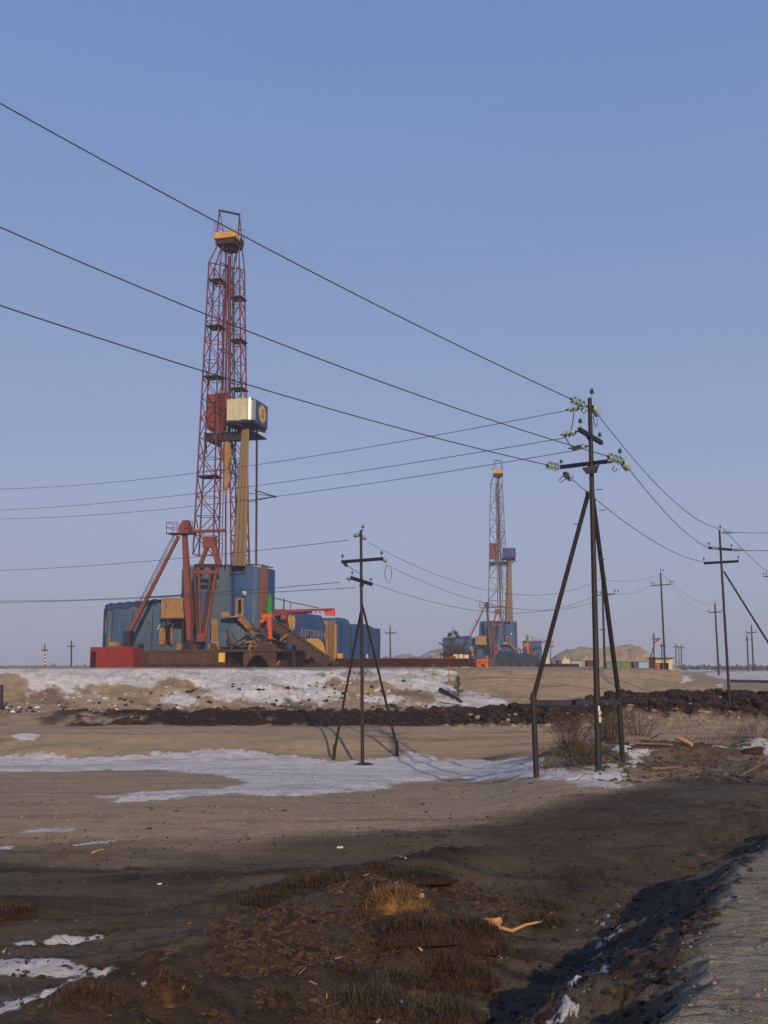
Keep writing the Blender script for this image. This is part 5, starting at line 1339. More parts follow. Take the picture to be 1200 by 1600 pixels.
# ------------------------------------------------------------------ big heaps behind the pad
def heap(name, label, cx, cy, rx, ry, h, z0, seed, mat, nx=120, ny=50, power=1.0, prof=None, cat='heap'):
    X = np.linspace(-1.25, 1.25, nx); Yv = np.linspace(-1.3, 1.3, ny)
    XX, YY = np.meshgrid(X, Yv, indexing='ij')
    if prof: hx = np.interp(XX, [p[0] for p in prof], [p[1] for p in prof])
    else: hx = np.clip(1 - np.abs(XX) ** 1.6, 0, 1)
    zz = hx * np.clip(1 - np.abs(YY) ** 1.5, 0, 1) ** power
    gx = XX * rx; gy = YY * ry
    zz = h * zz + h * 0.13 * fbm(gx * 0.22 + seed, gy * 0.3, seed, 5, 0.6) * sstep(0.02, 0.3, zz) + 0.05 * h * (1 - 2 * np.abs(fbm(gx * 0.6, gy * 0.6, seed + 3, 4))) * sstep(0.02, 0.3, zz)
    zz = np.where(zz < 0.02 * h, -0.3, zz)
    V = np.stack([gx, gy, zz], -1).reshape(-1, 3).tolist()
    F = [(i * ny + j, (i + 1) * ny + j, (i + 1) * ny + j + 1, i * ny + j + 1) for i in range(nx - 1) for j in range(ny - 1)]
    o = MB().add(V, F).build(name, mat, None, None, True); o.location = (cx, cy, z0)
    tag(o, label, cat)
    return o
def heap_mat(name, a, b, c):
    m, n, p = new_mat(name); v = coord(n)
    col = mixc(n, ramp(n, noise(n, 0.18, 5, 0.65, v), 0.42, 0.60), a, b)
    col = mixc(n, ramp(n, noise(n, 0.5, 6, 0.7, v), 0.54, 0.66), col, c)
    n.links.new(col, p.inputs['Base Color']); p.inputs['Roughness'].default_value = 0.95
    bump(n, p, noise(n, 1.5, 5, 0.7, v), 0.6, 0.3)
    return m
M_HEAP = heap_mat('sand_and_moss', (0.36, 0.27, 0.175), (0.26, 0.20, 0.115), (0.12, 0.10, 0.055))
M_HEAPG = heap_mat('grey_spoil', (0.30, 0.28, 0.26), (0.20, 0.17, 0.14), (0.10, 0.08, 0.06))
hp = at(938, 1040, 300.0)
heap('sand_hill', 'large mossy sand hill on the horizon behind the nearest pole', hp.x, 300, 18.5, 14, 7.1, -1.6, 3, M_HEAP, 140, 50, 1.0,
     [(-1.25, 0), (-1.0, 0.22), (-0.72, 0.5), (-0.5, 0.86), (-0.3, 0.93), (-0.05, 0.86), (0.2, 0.9), (0.48, 1.06), (0.6, 0.98), (0.8, 0.6), (1.02, 0.3), (1.2, 0)], 'hill')
hp = at(690, 1040, 235.0)
heap('spoil_heap', 'grey spoil heap with boulders on the horizon left of the distant rig', hp.x, 235, 8.5, 6, 4.2, -0.4, 9, M_HEAPG, 80, 30)
hp = at(635, 1040, 215.0)
heap('spoil_heap', 'low pale spoil heap just right of the tank shed', hp.x, 215, 7.0, 5, 2.6, -0.3, 15, M_HEAPG, 80, 30)

# ------------------------------------------------------------------ yard things on the pad
def yard_box(name, label, cat, px0, px1, py0, py1, Y, depth, mat, extra=None, group=None):
    a, b = at(px0, py1, Y), at(px1, py0, Y); z = gz(a.x, Y) - 0.03
    T = Thing(name, label, cat, ((a.x + b.x) / 2, Y, z), group=group)
    n = max(2, int(round((b.x - a.x) / 1.6)))
    for i in range(n):
        x0 = a.x + (b.x - a.x) * i / n; x1 = a.x + (b.x - a.x) * (i + 1) / n
        T.part('wall_panel', MB().box(x0 + 0.02, x1 - 0.02, Y - 0.04, Y, z + 0.1, b.z - 0.05), mat)
    T.part('body', MB().box(a.x, b.x, Y + 0.003, Y + depth, z, b.z - 0.05), mat)
    T.part('roof', MB().box(a.x - 0.08, b.x + 0.08, Y - 0.12, Y + depth + 0.1, b.z - 0.047, b.z + 0.03), M_UNDER)
    return T
yard_box('cargo_container', 'faded green container, left half of the green row below the sand hill', 'container', 948, 969, 1034, 1041, 190, 2.4, M_LGREEN)
yard_box('cargo_container', 'faded green container, right half of the green row below the sand hill', 'container', 969.6, 988.5, 1034, 1041, 191, 2.4, M_LGREEN)
yard_box('cargo_container', 'small brown container right of the green row', 'container', 990, 997, 1034, 1041, 190, 2.4, M_BOX)
yard_box('cargo_container', 'pale blue container left of the outhouse', 'container', 998, 1012, 1034, 1042, 185, 2.4, M_LBLUE)
yard_box('cargo_container', 'dark brown container left of the green row', 'container', 918, 936, 1032, 1041, 195, 2.4, M_RUSTD)
yard_box('site_hut', 'blue site hut left of the white tank', 'hut', 872, 877.5, 1032, 1042, 165, 2.4, M_TARPB)
yard_box('site_hut', 'blue and grey hut right of the white tank', 'hut', 893, 907, 1032, 1040, 170, 2.4, M_LBLUE)
q = at(884, 1040, 160)
WT = Thing('white_tank', 'small white tank with a filler neck below the sand hill', 'tank', (q.x, 160, gz(q.x, 160)))
WT.part('tank_shell', MB().lathe((q.x - 0.65, 160, q.z - 0.02 + 0.45), (1, 0, 0), [(0, 0.05), (0.0, 0.42), (0.12, 0.52), (1.15, 0.52), (1.3, 0.4), (1.3, 0.05)], 14), M_CREAM)
WT.part('filler_neck', MB().lathe((q.x - 0.1, 160, q.z + 0.9), (0, 0, 1), [(0, 0.3), (0.15, 0.28), (0.3, 0.1), (0.55, 0.1), (0.56, 0.02)], 10), M_CREAM)
q = at(855, 1040, 175)
ST_ = Thing('small_silo', 'little pale silo right of the distant rig', 'silo', (q.x, 175, gz(q.x, 175)))
ST_.part('silo_shell', MB().lathe((q.x, 175, q.z - 0.3), (0, 0, 1), [(0, 0.45), (1.1, 0.45), (1.6, 0.15), (1.65, 0.02)], 12), M_CREAM)
ST_.part('silo_base', MB().box(q.x - 0.6, q.x + 0.6, 174.4, 175.6, gz(q.x, 175) - 0.1, q.z - 0.29), M_RUSTD)
# rack of rusty pipes and the low brown wall to the right of the near rig
a, b = at(524, 1042, 98), at(746, 1042, 98)
z0 = gz((a.x + b.x) / 2, 98)
RK = Thing('pipe_rack', 'long low rack of rusty brown pipes on the pad between the rigs', 'pipe rack', ((a.x + b.x) / 2, 98.5, z0))
for i in range(5):
    for j in range(4 - (i > 2)):
        zz = z0 + 0.16 + i * 0.155
        RK.bar('pipe', (a.x + (i * 7 % 3) * 0.12, 98 + j * 0.17 + (i % 2) * 0.08, zz), (b.x - (i * 5 % 4) * 0.1, 98 + j * 0.17 + (i % 2) * 0.08, zz), 0.16, M_RUSTD, n=8)
for i in range(9):
    x = a.x + (b.x - a.x) * i / 8
    RK.part('rack_sleeper', MB().box(x - 0.1, x + 0.1, 97.7, 99.2, z0 - 0.1, z0 + 0.08), M_RUST)
a, b = at(748, 1042, 98), at(880, 1042, 98)
for i in range(3):
    pass
a, b = at(840, 1041, 130), at(905, 1041, 130); z0 = gz(a.x, 130)
RK2 = Thing('pipe_rack', 'second short rack of dark rusty pipes right of the distant rig', 'pipe rack', ((a.x + b.x) / 2, 130, z0))
for i in range(2):
    for j in range(4): RK2.bar('pipe', (a.x, 130 + j * 0.2, z0 + 0.15 + i * 0.18), (b.x, 130 + j * 0.2, z0 + 0.15 + i * 0.18), 0.19, M_RUSTD, n=8)
for i in range(4): RK2.bar('rack_sleeper', (a.x + (b.x - a.x) * i / 3, 129.8, z0), (a.x + (b.x - a.x) * i / 3, 131, z0), 0.12, M_RUST)
# pale stacks behind the rack
for (x0, x1, y0, y1, Y, m, lab) in ((708, 733, 1022, 1032, 112, M_CREAM, 'pale stack of bags at the right end of the pipe rack'), (679, 693, 1024, 1032, 114, M_SIGNP, 'small grey stack left of the red beam behind the pipes')):
    a, b = at(x0, y1, Y), at(x1, y0, Y); z = gz(a.x, Y)
    T = Thing('material_stack', lab, 'stack', ((a.x + b.x) / 2, Y, z))
    n = max(3, int((b.x - a.x) / 0.55)); rows = 2; rr = random.Random(int(x0))
    for i in range(n):
        for r in range(rows):
            w_ = (b.x - a.x) / n; hz = (b.z - z) / rows
            zz = z + r * hz
            T.part('bag', MB().add([(a.x + i * w_ + 0.02, Y, zz), (a.x + (i + 1) * w_ - 0.02, Y, zz), (a.x + (i + 1) * w_ - 0.02, Y + 1.2, zz), (a.x + i * w_ + 0.02, Y + 1.2, zz)] +
                                   [(a.x + i * w_ + 0.06, Y + 0.05, zz + hz * rr.uniform(0.85, 1.0)), (a.x + (i + 1) * w_ - 0.06, Y + 0.05, zz + hz * rr.uniform(0.85, 1.0)), (a.x + (i + 1) * w_ - 0.06, Y + 1.15, zz + hz * 0.95), (a.x + i * w_ + 0.06, Y + 1.15, zz + hz * 0.95)],
                                   [(0, 3, 2, 1), (4, 5, 6, 7), (0, 1, 5, 4), (1, 2, 6, 5), (2, 3, 7, 6), (3, 0, 4, 7)]), m)
a, b = at(690, 1029, 108), at(712, 1027, 108); z = gz(a.x, 108)
RB = Thing('red_beam', 'red steel trestle lying behind the rack of pipes', 'trestle', ((a.x + b.x) / 2, 108, z))
RB.part('top_beam', MB().beam(a, b, 0.22, 0.26), M_BOX)
for x in (a, b): RB.part('leg', MB().beam((x.x, 108, z), (x.x, 108, a.z - 0.1), 0.14), M_BOX)
# orange pump
a = at(745, 1043, 92); b = at(762, 1029, 92); z = gz(a.x, 92); w_ = b.x - a.x; h_ = b.z - z
OP = Thing('orange_pump', 'small orange pump frame with an arched guard in front of the distant rig', 'pump', ((a.x + b.x) / 2, 92, z))
OP.part('frame', MB().box(a.x, a.x + w_ * 0.16, 91.9, 92.1, z, z + h_ * 0.75).box(b.x - w_ * 0.16, b.x, 91.9, 92.1, z, z + h_ * 0.6).box(a.x, b.x, 91.85, 92.15, z + h_ * 0.72, z + h_ * 0.9), M_ORANGE)
OP.part('arched_guard', MB().tube([(a.x + w_ * (0.5 + 0.3 * math.cos(t)), 91.8, z + h_ * (0.05 + 0.5 * math.sin(t))) for t in [math.pi * i / 8 for i in range(9)]], 0.09, 6), M_ORANGE)
OP.part('motor', MB().lathe((a.x + w_ * 0.3, 92.3, z + h_ * 0.35), (1, 0, 0), [(0, 0.05), (0, 0.2), (w_ * 0.4, 0.2), (w_ * 0.4, 0.05)], 10), M_ORANGE)
OP.part('handle', MB().beam((a.x + w_ * 0.65, 92, z + h_ * 0.9), (a.x + w_ * 0.65, 92, z + h_ * 1.1), 0.06).beam((a.x + w_ * 0.6, 92, z + h_ * 0.85), (b.x + w_ * 0.15, 92, z + h_ * 0.85), 0.05), M_ORANGE)
# dark tarpaulin sloping at the foot of the distant rig
a, b, c, d = at(772, 1043, 228), at(849, 1043, 222), at(838, 1024, 240), at(780, 1016, 243)
mb = MB(); k = 16; V = []
for i in range(k + 1):
    for j in range(9):
        f, g = i / k, j / 8
        p = (a * (1 - f) + b * f) * (1 - g) + (d * (1 - f) + c * f) * g
        V.append(p + Vector((0, 0, 0.35 * math.sin(g * math.pi) + 0.18 * math.sin(f * 14 + g * 3))))
mb.add(V, [(i * 9 + j, (i + 1) * 9 + j, (i + 1) * 9 + j + 1, i * 9 + j + 1) for i in range(k) for j in range(8)])
DT = Thing('dark_cover', 'dark green sheet sloping over the foot of the distant rig', 'cover', (a.x, 228, gz(a.x, 228)))
DT.part('sheet', mb, worn('dark_green_sheet', (0.020, 0.026, 0.022), (0.030, 0.032, 0.030), (0.05, 0.04, 0.03), 0.4), smooth=True)
for i in range(6):
    q = at(778 + i * 13, 1043, 226); DT.part('weight_block', MB().box(q.x - 0.6, q.x + 0.5, 224.8, 225.6, gz(q.x, 225) - 0.05, gz(q.x, 225) + 0.95), M_UNDER)
# stakes on the bank
for (px, pt, pb, Y, lab) in ((701, 1041, 1075, 63.5, 'thin survey stake on the bank, right one by the little pine'), (677, 1040, 1068, 64.5, 'thin survey stake on the bank, left one')):
    q = at(px, pb, Y); z = gz(q.x, Y)
    T = Thing('survey_stake', lab, 'stake', (q.x, Y, z - 0.1)); T.part('stake_shaft', MB().beam((q.x, Y, z - 0.1), at(px, pt, Y), 0.05, n=6), M_OCHRE)
    T.part('stake_tip', MB().beam(at(px, pt, Y), at(px, pt - 2, Y), 0.06, w1=0.02, n=6), M_OCHRE)

# ------------------------------------------------------------------ trees, bushes, grass
def needles(mb, p, r, n, rnd, size, droop=0.0):
    for i in range(n):
        d = Vector((rnd.gauss(0, 1), rnd.gauss(0, 1), rnd.gauss(0, 0.8))).normalized()
        q = p + d * r * rnd.random() ** 0.5
        t = Vector((rnd.gauss(0, 1), rnd.gauss(0, 1), rnd.gauss(0, 1) + 0.3)).normalized() * size
        s = t.cross(d)
        if s.length < 1e-4: continue
        s = s.normalized() * size * 0.22
        mb.add([q - s, q + s, q + t], [(0, 1, 2)])
def pine(label, x, y, h, seed, Yw=1.0, group=None, bare=False):
    rnd = random.Random(seed); z = gz(x, y) - 0.05
    T = Thing('pine_sapling', label, 'young tree', (x, y, z), group=group)
    T.part('trunk', MB().beam((x, y, z), (x + h * 0.02, y, z + h), h * 0.03, w1=h * 0.008, n=6), M_TWIG)
    cr_ = MB(); br = MB()
    for i in range(26):
        f = 0.15 + 0.85 * i / 26; a = rnd.uniform(0, 6.28); L = h * 0.27 * Yw * (1.08 - f) * rnd.uniform(0.6, 1.2) + h * 0.03
        p0 = Vector((x, y, z + h * f)); p1 = p0 + Vector((math.cos(a) * L, math.sin(a) * L, L * 0.45))
        br.beam(p0, p1, h * 0.010, w1=h * 0.004)
        for k in range(4): needles(cr_, p0 + (p1 - p0) * (0.35 + 0.22 * k), h * 0.04, 9, rnd, h * 0.055)
    T.part('branches', br, M_TWIG, kind='stuff')
    T.part('crown', cr_, M_PINE, kind='stuff')
    return T
def twig_bush(label, x, y, h, wd, n, seed, mat=None, leaf=None, leafn=0, name='bare_bush', tw=1.0):
    rnd = random.Random(seed); z = gz(x, y) - 0.05
    T = Thing(name, label, 'bush', (x, y, z))
    mb = MB(); lf = MB()
    for i in range(n):
        a = rnd.uniform(0, 6.28); r = wd * rnd.random() ** 0.6; hh = h * rnd.uniform(0.45, 1.0) * (1 - 0.4 * (r / wd) ** 2)
        b = Vector((x + math.cos(a) * r * 0.45, y + math.sin(a) * r * 0.45, z)); t = Vector((x + math.cos(a) * r, y + math.sin(a) * r, z + hh))
        m = (b + t) / 2 + Vector((rnd.gauss(0, 0.06 * h), rnd.gauss(0, 0.06 * h), h * 0.06))
        mb.tube([b, m, t], h * 0.009 * tw, 3, h * 0.003 * tw)
        for k in range(5):
            f = rnd.uniform(0.3, 0.95); p = m + (t - m) * max(0, f * 2 - 1) if f > 0.5 else b + (m - b) * f * 2
            e = p + Vector((rnd.gauss(0, 0.16), rnd.gauss(0, 0.16), rnd.uniform(0.02, 0.26))) * h
            mb.beam(p, e, h * 0.007 * tw, w1=h * 0.003 * tw, n=3)
            if leafn: needles(lf, e, h * 0.05, leafn, rnd, h * 0.045)
    T.part('stems', mb, mat or M_TWIG, kind='stuff')
    if leafn: T.part('leaves', lf, leaf or M_MOSS, kind='stuff')
    return T
def on(px, py):
    x, y = hit(px, py); return x, y
x, y = on(716, 1092); pine('little pine growing on the bank of the pad right of the stakes', x, y, 1.3, 3, 1.1)
x, y = on(562, 1060); twig_bush('brown heathery bush halfway up the snowy bank behind the middle pole', x, y, 0.8, 1.5, 60, 4, M_TWIG, M_GRASSB, 5)
x, y = on(905, 1196); twig_bush('tangled brown bush between the legs of the nearest pole', x, y, 0.85, 0.8, 80, 5, M_TWIG, M_MOSS, 5)
x, y = on(893, 1165); twig_bush('taller thin bush behind the left strut of the nearest pole', x, y + 0.3, 1.25, 0.8, 45, 15, M_TWIG, M_MOSS, 4)
x, y = on(955, 1158); twig_bush('thin bare bush between the post and the right strut of the nearest pole', x, y, 1.5, 0.8, 55, 6, M_TWIG, M_GRASSB, 2)
x, y = on(1000, 1150); twig_bush('thin bare bush right of the nearest pole', x, y, 1.0, 0.8, 40, 16, M_TWIG)
x, y = on(1178, 1150); twig_bush('low brown bush near the right edge in front of the peat ridge', x, y, 0.7, 1.0, 40, 26, M_TWIG, M_GRASSB, 3)
x, y = on(1085, 1192); twig_bush('small brown bush on the mound right of the nearest pole', x, y, 0.45, 0.7, 40, 27, M_TWIG, M_GRASSB, 3)
q = at(711, 1030, 160); twig_bush('big leafless brown bush left of the distant rig', q.x, 160, 3.9, 2.7, 150, 7, M_TWIG, M_GRASSB, 4, tw=1.3)
q = at(603, 1030, 160); twig_bush('autumn coloured bush at the right end of the tank shed', q.x, 160, 1.9, 1.1, 60, 8, M_TWIG, M_GRASSO, 4)
q = at(744, 1030, 200); twig_bush('low brown bush behind the orange pump', q.x, 190, 1.8, 2.3, 60, 9, M_TWIG, M_GRASSB, 4)
# pine with a flag-like top in the big bush
q = at(707, 1030, 158); z = gz(q.x, 158)
T = Thing('ragged_pine', 'ragged dark pine top rising out of the leafless bush', 'tree', (q.x, 158, z))
T.part('trunk', MB().beam((q.x, 158, z), at(707, 978, 158), 0.22, w1=0.06, n=6), M_TWIG)
cm = MB(); rnd = random.Random(4)
for px, py, r in ((703, 991, 0.35), (713, 992, 0.42), (711, 988, 0.3), (702, 993, 0.25), (716, 995, 0.3), (707, 1000, 0.3)): needles(cm, at(px, py, 158), r, 60, rnd, 0.3)
T.part('crown', cm, M_PINE, kind='stuff')
T.part('dead_limb', MB().beam(at(686, 1004, 158), at(700, 1013, 158), 0.18, w1=0.25, n=5).beam(at(689, 1007, 158), at(692, 999, 158), 0.08, n=5), M_POLE)
# far woodland on the horizon
def woodland(label, az0, az1, d0, d1, hmin, hmax, n, seed):
    rnd = random.Random(seed); mb = MB()
    for i in range(n):
        az = rnd.uniform(az0, az1); d = rnd.uniform(d0, d1); x = math.sin(az) * d; y = math.cos(az) * d
        h = rnd.uniform(hmin, hmax) * (1.7 if rnd.random() < 0.05 else 1); w_ = h * rnd.uniform(0.25, 0.5)
        z = -1.8
        k = 6
        V = [(x + w_ * math.cos(t * 2 * math.pi / k) * rnd.uniform(0.6, 1.2), y + w_ * math.sin(t * 2 * math.pi / k), z + h * 0.12) for t in range(k)] + \
            [(x + w_ * 0.55 * math.cos(t * 2 * math.pi / k + 0.4) * rnd.uniform(0.5, 1.3), y + w_ * 0.5 * math.sin(t * 2 * math.pi / k), z + h * rnd.uniform(0.5, 0.75)) for t in range(k)] + [(x + rnd.uniform(-0.2, 0.2) * w_, y, z + h)]
        mb.add(V, [(t, (t + 1) % k, k + (t + 1) % k, k + t) for t in range(k)] + [(k + t, k + (t + 1) % k, 2 * k) for t in range(k)])
    return single('far_woodland', mb, M_FAR, label, 'woodland', kind='stuff')
M_FAR = worn('far_brown_wood', (0.05, 0.045, 0.042), (0.035, 0.035, 0.036), (0.08, 0.06, 0.05), 0.02)
woodland('dark low belt of trees along the right horizon', math.radians(12), math.radians(32), 380, 750, 1.0, 2.0, 2200, 1)
woodland('faint low belt of trees along the left horizon', math.radians(-34), math.radians(-8), 800, 1300, 1.5, 2.6, 1200, 2)

# ------------------------------------------------------------------ clods, stones, wood litter (all stuff lying on the ground)
def clods(name, label, mat, pts, smin, smax, seed, flat=0.7, cat='clods', power=2.5):
    rnd = random.Random(seed); V = []; F = []
    t_ = (1 + 5 ** 0.5) / 2
    base = [Vector(v).normalized() for v in ((-1, t_, 0), (1, t_, 0), (-1, -t_, 0), (1, -t_, 0), (0, -1, t_), (0, 1, t_), (0, -1, -t_), (0, 1, -t_), (t_, 0, -1), (t_, 0, 1), (-t_, 0, -1), (-t_, 0, 1))]
    fc = [(0, 11, 5), (0, 5, 1), (0, 1, 7), (0, 7, 10), (0, 10, 11), (1, 5, 9), (5, 11, 4), (11, 10, 2), (10, 7, 6), (7, 1, 8), (3, 9, 4), (3, 4, 2), (3, 2, 6), (3, 6, 8), (3, 8, 9), (4, 9, 5), (2, 4, 11), (6, 2, 10), (8, 6, 7), (9, 8, 1)]
    X = np.array([p[0] for p in pts]); Y = np.array([p[1] for p in pts]); Z = full_height(X, Y)[0]
    for x, y, z in zip(X, Y, Z):
        s = smin + (smax - smin) * rnd.random() ** power
        a = rnd.uniform(0, 6.28); ca, sa = math.cos(a), math.sin(a); k = len(V); sx = rnd.uniform(0.7, 1.4)
        for b in base:
            q = Vector((b.x * sx * rnd.uniform(0.55, 1.35), b.y * rnd.uniform(0.55, 1.35), b.z * flat * rnd.uniform(0.6, 1.2))) * s
            V.append((x + q.x * ca - q.y * sa, y + q.x * sa + q.y * ca, z + q.z + s * 0.05))
        F += [tuple(i + k for i in f) for f in fc]
    return single(name, MB().add(V, F), mat, label, cat, smooth=False, kind='stuff')
def scatter(n, fn, seed):
    rnd = random.Random(seed); out = []
    g = 0
    while len(out) < n and g < n * 30:
        g += 1; q = fn(rnd)
        if q is not None: out.append(q)
    return out
def polar(rnd, a0, a1, d0, d1):
    az = math.radians(rnd.uniform(a0, a1)); d = math.exp(rnd.uniform(math.log(d0), math.log(d1)))
    return math.sin(az) * d, math.cos(az) * d
def rp(x, y): return float(road_p(x, y))
def f_ridge(rnd):
    x, y = polar(rnd, -16, 23, 51, 58); b = x / y
    if rnd.random() > 0.06 + 0.95 * min(max((b - 0.0) / 0.15, 0), 1): return None
    f_, r_ = pad_edges(np.array([x]), np.array([y]))
    if f_[0] > -6.2 and r_[0] > -3.6: return None
    return x, y
clods('peat_clods', 'dark brown peat clods heaped along the ridge in front of the pad', M_PEATC, scatter(4200, f_ridge, 1), 0.03, 0.30, 1)
clods('peat_clods', 'pale and sandy lumps lying among the peat on the right', M_SANDC, scatter(420, lambda r: polar(r, 3, 22, 47, 54), 2), 0.03, 0.2, 2)
clods('bank_clods', 'frozen brown clods along the snowy bank of the pad', M_SANDC, scatter(300, lambda r: polar(r, -21, 6, 57, 66), 3), 0.02, 0.13, 3)
clods('bank_clods', 'dark clods along the snowy bank of the pad', M_PEATC, scatter(260, lambda r: polar(r, -20, 4, 57, 63), 13), 0.03, 0.18, 13)
clods('snow_lumps', 'dirty lumps of snow crust on the bank of the pad', M_SNOWC, scatter(220, lambda r: polar(r, -21, 3, 58, 66), 23), 0.02, 0.16, 23)
def f_mud(rnd):
    x, y = polar(rnd, -22, 22, 4.2, 24)
    if rp(x, y) < 0.3 or y > np.interp(x, MUD_X, MUD_Y) + 1: return None
    return x, y
clods('mud_crumbs', 'crumbs and small clods of mud strewn over the dark field', M_MUDC, scatter(5000, f_mud, 4), 0.003, 0.026, 4, power=3)
clods('peat_crumbs', 'black peat crumbs strewn over the dark field', M_PEATC, scatter(2500, f_mud, 5), 0.003, 0.03, 5, power=3)
def f_ditch(rnd):
    x, y = polar(rnd, -6, 22, 4.2, 12); p = rp(x, y)
    return (x, y) if 0.05 < p < 2.6 else None
clods('ditch_clods', 'dark crumbled earth in the ditch beside the road', M_PEATC, scatter(2500, f_ditch, 6), 0.004, 0.04, 6, power=3)
def f_road(rnd):
    x, y = polar(rnd, 4, 24, 4.0, 14); p = rp(x, y)
    return (x, y) if -2.5 < p < 0.35 else None
clods('road_clods', 'sandy crumbs on the shoulder of the road', M_SANDC, scatter(700, f_road, 7), 0.003, 0.016, 7, power=3)
def f_sand(rnd):
    x, y = polar(rnd, -22, 20, 14, 48)
    return (x, y) if y > np.interp(x, MUD_X, MUD_Y) + 1 else None
clods('sand_crumbs', 'small lumps scattered over the open sand', M_SANDC, scatter(900, f_sand, 8), 0.006, 0.045, 8, power=4)
clods('sand_crumbs', 'dark crumbs scattered over the open sand', M_MUDC, scatter(700, f_sand, 9), 0.006, 0.045, 9, power=4)
def f_right(rnd):
    x, y = polar(rnd, 11, 21, 23, 33); return (x, y)
clods('field_rubble', 'brown lumps of turf on the mounds right of the nearest pole', M_MUDC, scatter(1000, f_right, 10), 0.015, 0.11, 10)

def splinters(name, label, mat, pts, lmin, lmax, seed, up=0.25, thick=0.12, cat='litter'):
    rnd = random.Random(seed); mb = MB(); X = np.array([p[0] for p in pts]); Y = np.array([p[1] for p in pts]); Z = full_height(X, Y)[0]
    for x, y, z in zip(X, Y, Z):
        L = lmin + (lmax - lmin) * rnd.random() ** 3; a = rnd.uniform(0, 3.14)
        d = Vector((math.cos(a), math.sin(a) * 0.7, rnd.uniform(-0.05, up))) * L / 2; c = Vector((x, y, z + L * thick * 0.4 + abs(d.z)))
        mb.beam(c - d, c + d, L * thick, L * thick * 0.5, w1=L * thick * rnd.uniform(0.3, 0.9))
    return single(name, mb, mat, label, cat, kind='stuff')
splinters('wood_chips', 'pale fresh wood chips strewn over the dark field', M_WOODC, scatter(170, f_mud, 31), 0.01, 0.07, 31)
splinters('wood_chips', 'wood chips around the tussocks by the ditch', M_WOODC, scatter(110, lambda r: (lambda q: q if 1.4 < rp(*q) < 4 else None)(polar(r, -8, 14, 5.2, 10)), 32), 0.012, 0.09, 32)
splinters('dead_twigs', 'grey dead twigs strewn over the dark field', M_WOODG, scatter(260, f_mud, 33), 0.03, 0.22, 33, 0.3, 0.03)
splinters('dead_twigs', 'grey dead twigs around the foot of the nearest pole', M_WOODG, scatter(160, lambda r: polar(r, 7, 21, 23, 33), 34), 0.1, 1.1, 34, 0.4, 0.03)

def blades(mb, pts, h, n_each, rnd, w_=0.006, lean=0.5, rad=0.03, heights=None):
    X = np.array([p[0] for p in pts]); Y = np.array([p[1] for p in pts]); Z = full_height(X, Y)[0] if heights is None else heights
    for x, y, z in zip(X, Y, Z):
        for i in range(n_each):
            a = rnd.uniform(0, 6.28); L = h * (0.25 + 1.3 * rnd.random() ** 2); l = rnd.uniform(0.35, lean + 0.5)
            b = Vector((x + rnd.gauss(0, rad), y + rnd.gauss(0, rad), z - 0.01))
            s = Vector((-math.sin(a), math.cos(a), 0)) * w_
            d = Vector((math.cos(a) * l, math.sin(a) * l, 1 - 0.3 * l)).normalized() * L
            m = b + d * 0.55 + Vector((0, 0, L * 0.08))
            mb.add([b - s, b + s, m + s * 0.7, m - s * 0.7, b + d], [(0, 1, 2, 3), (3, 2, 4)])
def f_mound(rnd):
    q = polar(rnd, -9, 15, 5.0, 10.5); p = rp(*q)
    return q if 1.9 < p < 3.9 and float(fbm(np.array([q[0] * 1.2]), np.array([q[1] * 1.2]), 201, 3)[0]) > -0.15 else None
rnd = random.Random(41)
clods('turf_lumps', 'torn brown lumps of turf along the bank between field and ditch', M_GRASSB, scatter(1500, f_mound, 45), 0.003, 0.035, 45)
clods('turf_lumps', 'dark torn lumps of turf along the bank between field and ditch', M_PEATC, scatter(1500, f_mound, 46), 0.003, 0.035, 46)
splinters('dead_stalks', 'flattened grey stalks matted over the bank between field and ditch', M_WOODG, scatter(900, f_mound, 48), 0.04, 0.22, 48, 0.35, 0.018)
splinters('dead_stalks', 'flattened straw coloured stalks matted over the bank between field and ditch', M_GRASSO, scatter(700, f_mound, 49), 0.03, 0.18, 49, 0.4, 0.018)
mb = MB(); blades(mb, scatter(500, f_mound, 47), 0.05, 6, rnd, 0.0018, 2.2, 0.04); single('dry_grass', mb, M_GRASSO, 'straw coloured stalks on the bank between field and ditch', 'grass', kind='stuff')
mb = MB(); blades(mb, scatter(4200, f_mound, 41), 0.035, 6, rnd, 0.0018, 1.8, 0.04); single('dry_grass', mb, M_GRASSB, 'brown dead grass along the bank between field and ditch', 'grass', kind='stuff')
mb = MB(); blades(mb, scatter(1500, f_mound, 42), 0.028, 6, rnd, 0.002, 1.8, 0.04); single('moss_cover', mb, M_MOSS, 'olive moss patches along the bank between field and ditch', 'moss', kind='stuff')
mb = MB(); blades(mb, scatter(420, f_mud, 43), 0.04, 4, rnd, 0.0018, 1.6, 0.05); single('dry_grass', mb, M_GRASSB, 'sparse dead grass on the dark field', 'grass', kind='stuff')
mb = MB(); blades(mb, scatter(500, lambda r: polar(r, 8, 21, 26, 50), 44), 0.28, 5, rnd, 0.008, 0.7, 0.1); single('dry_grass', mb, M_GRASSB, 'withered grass around the mounds on the right', 'grass', kind='stuff')

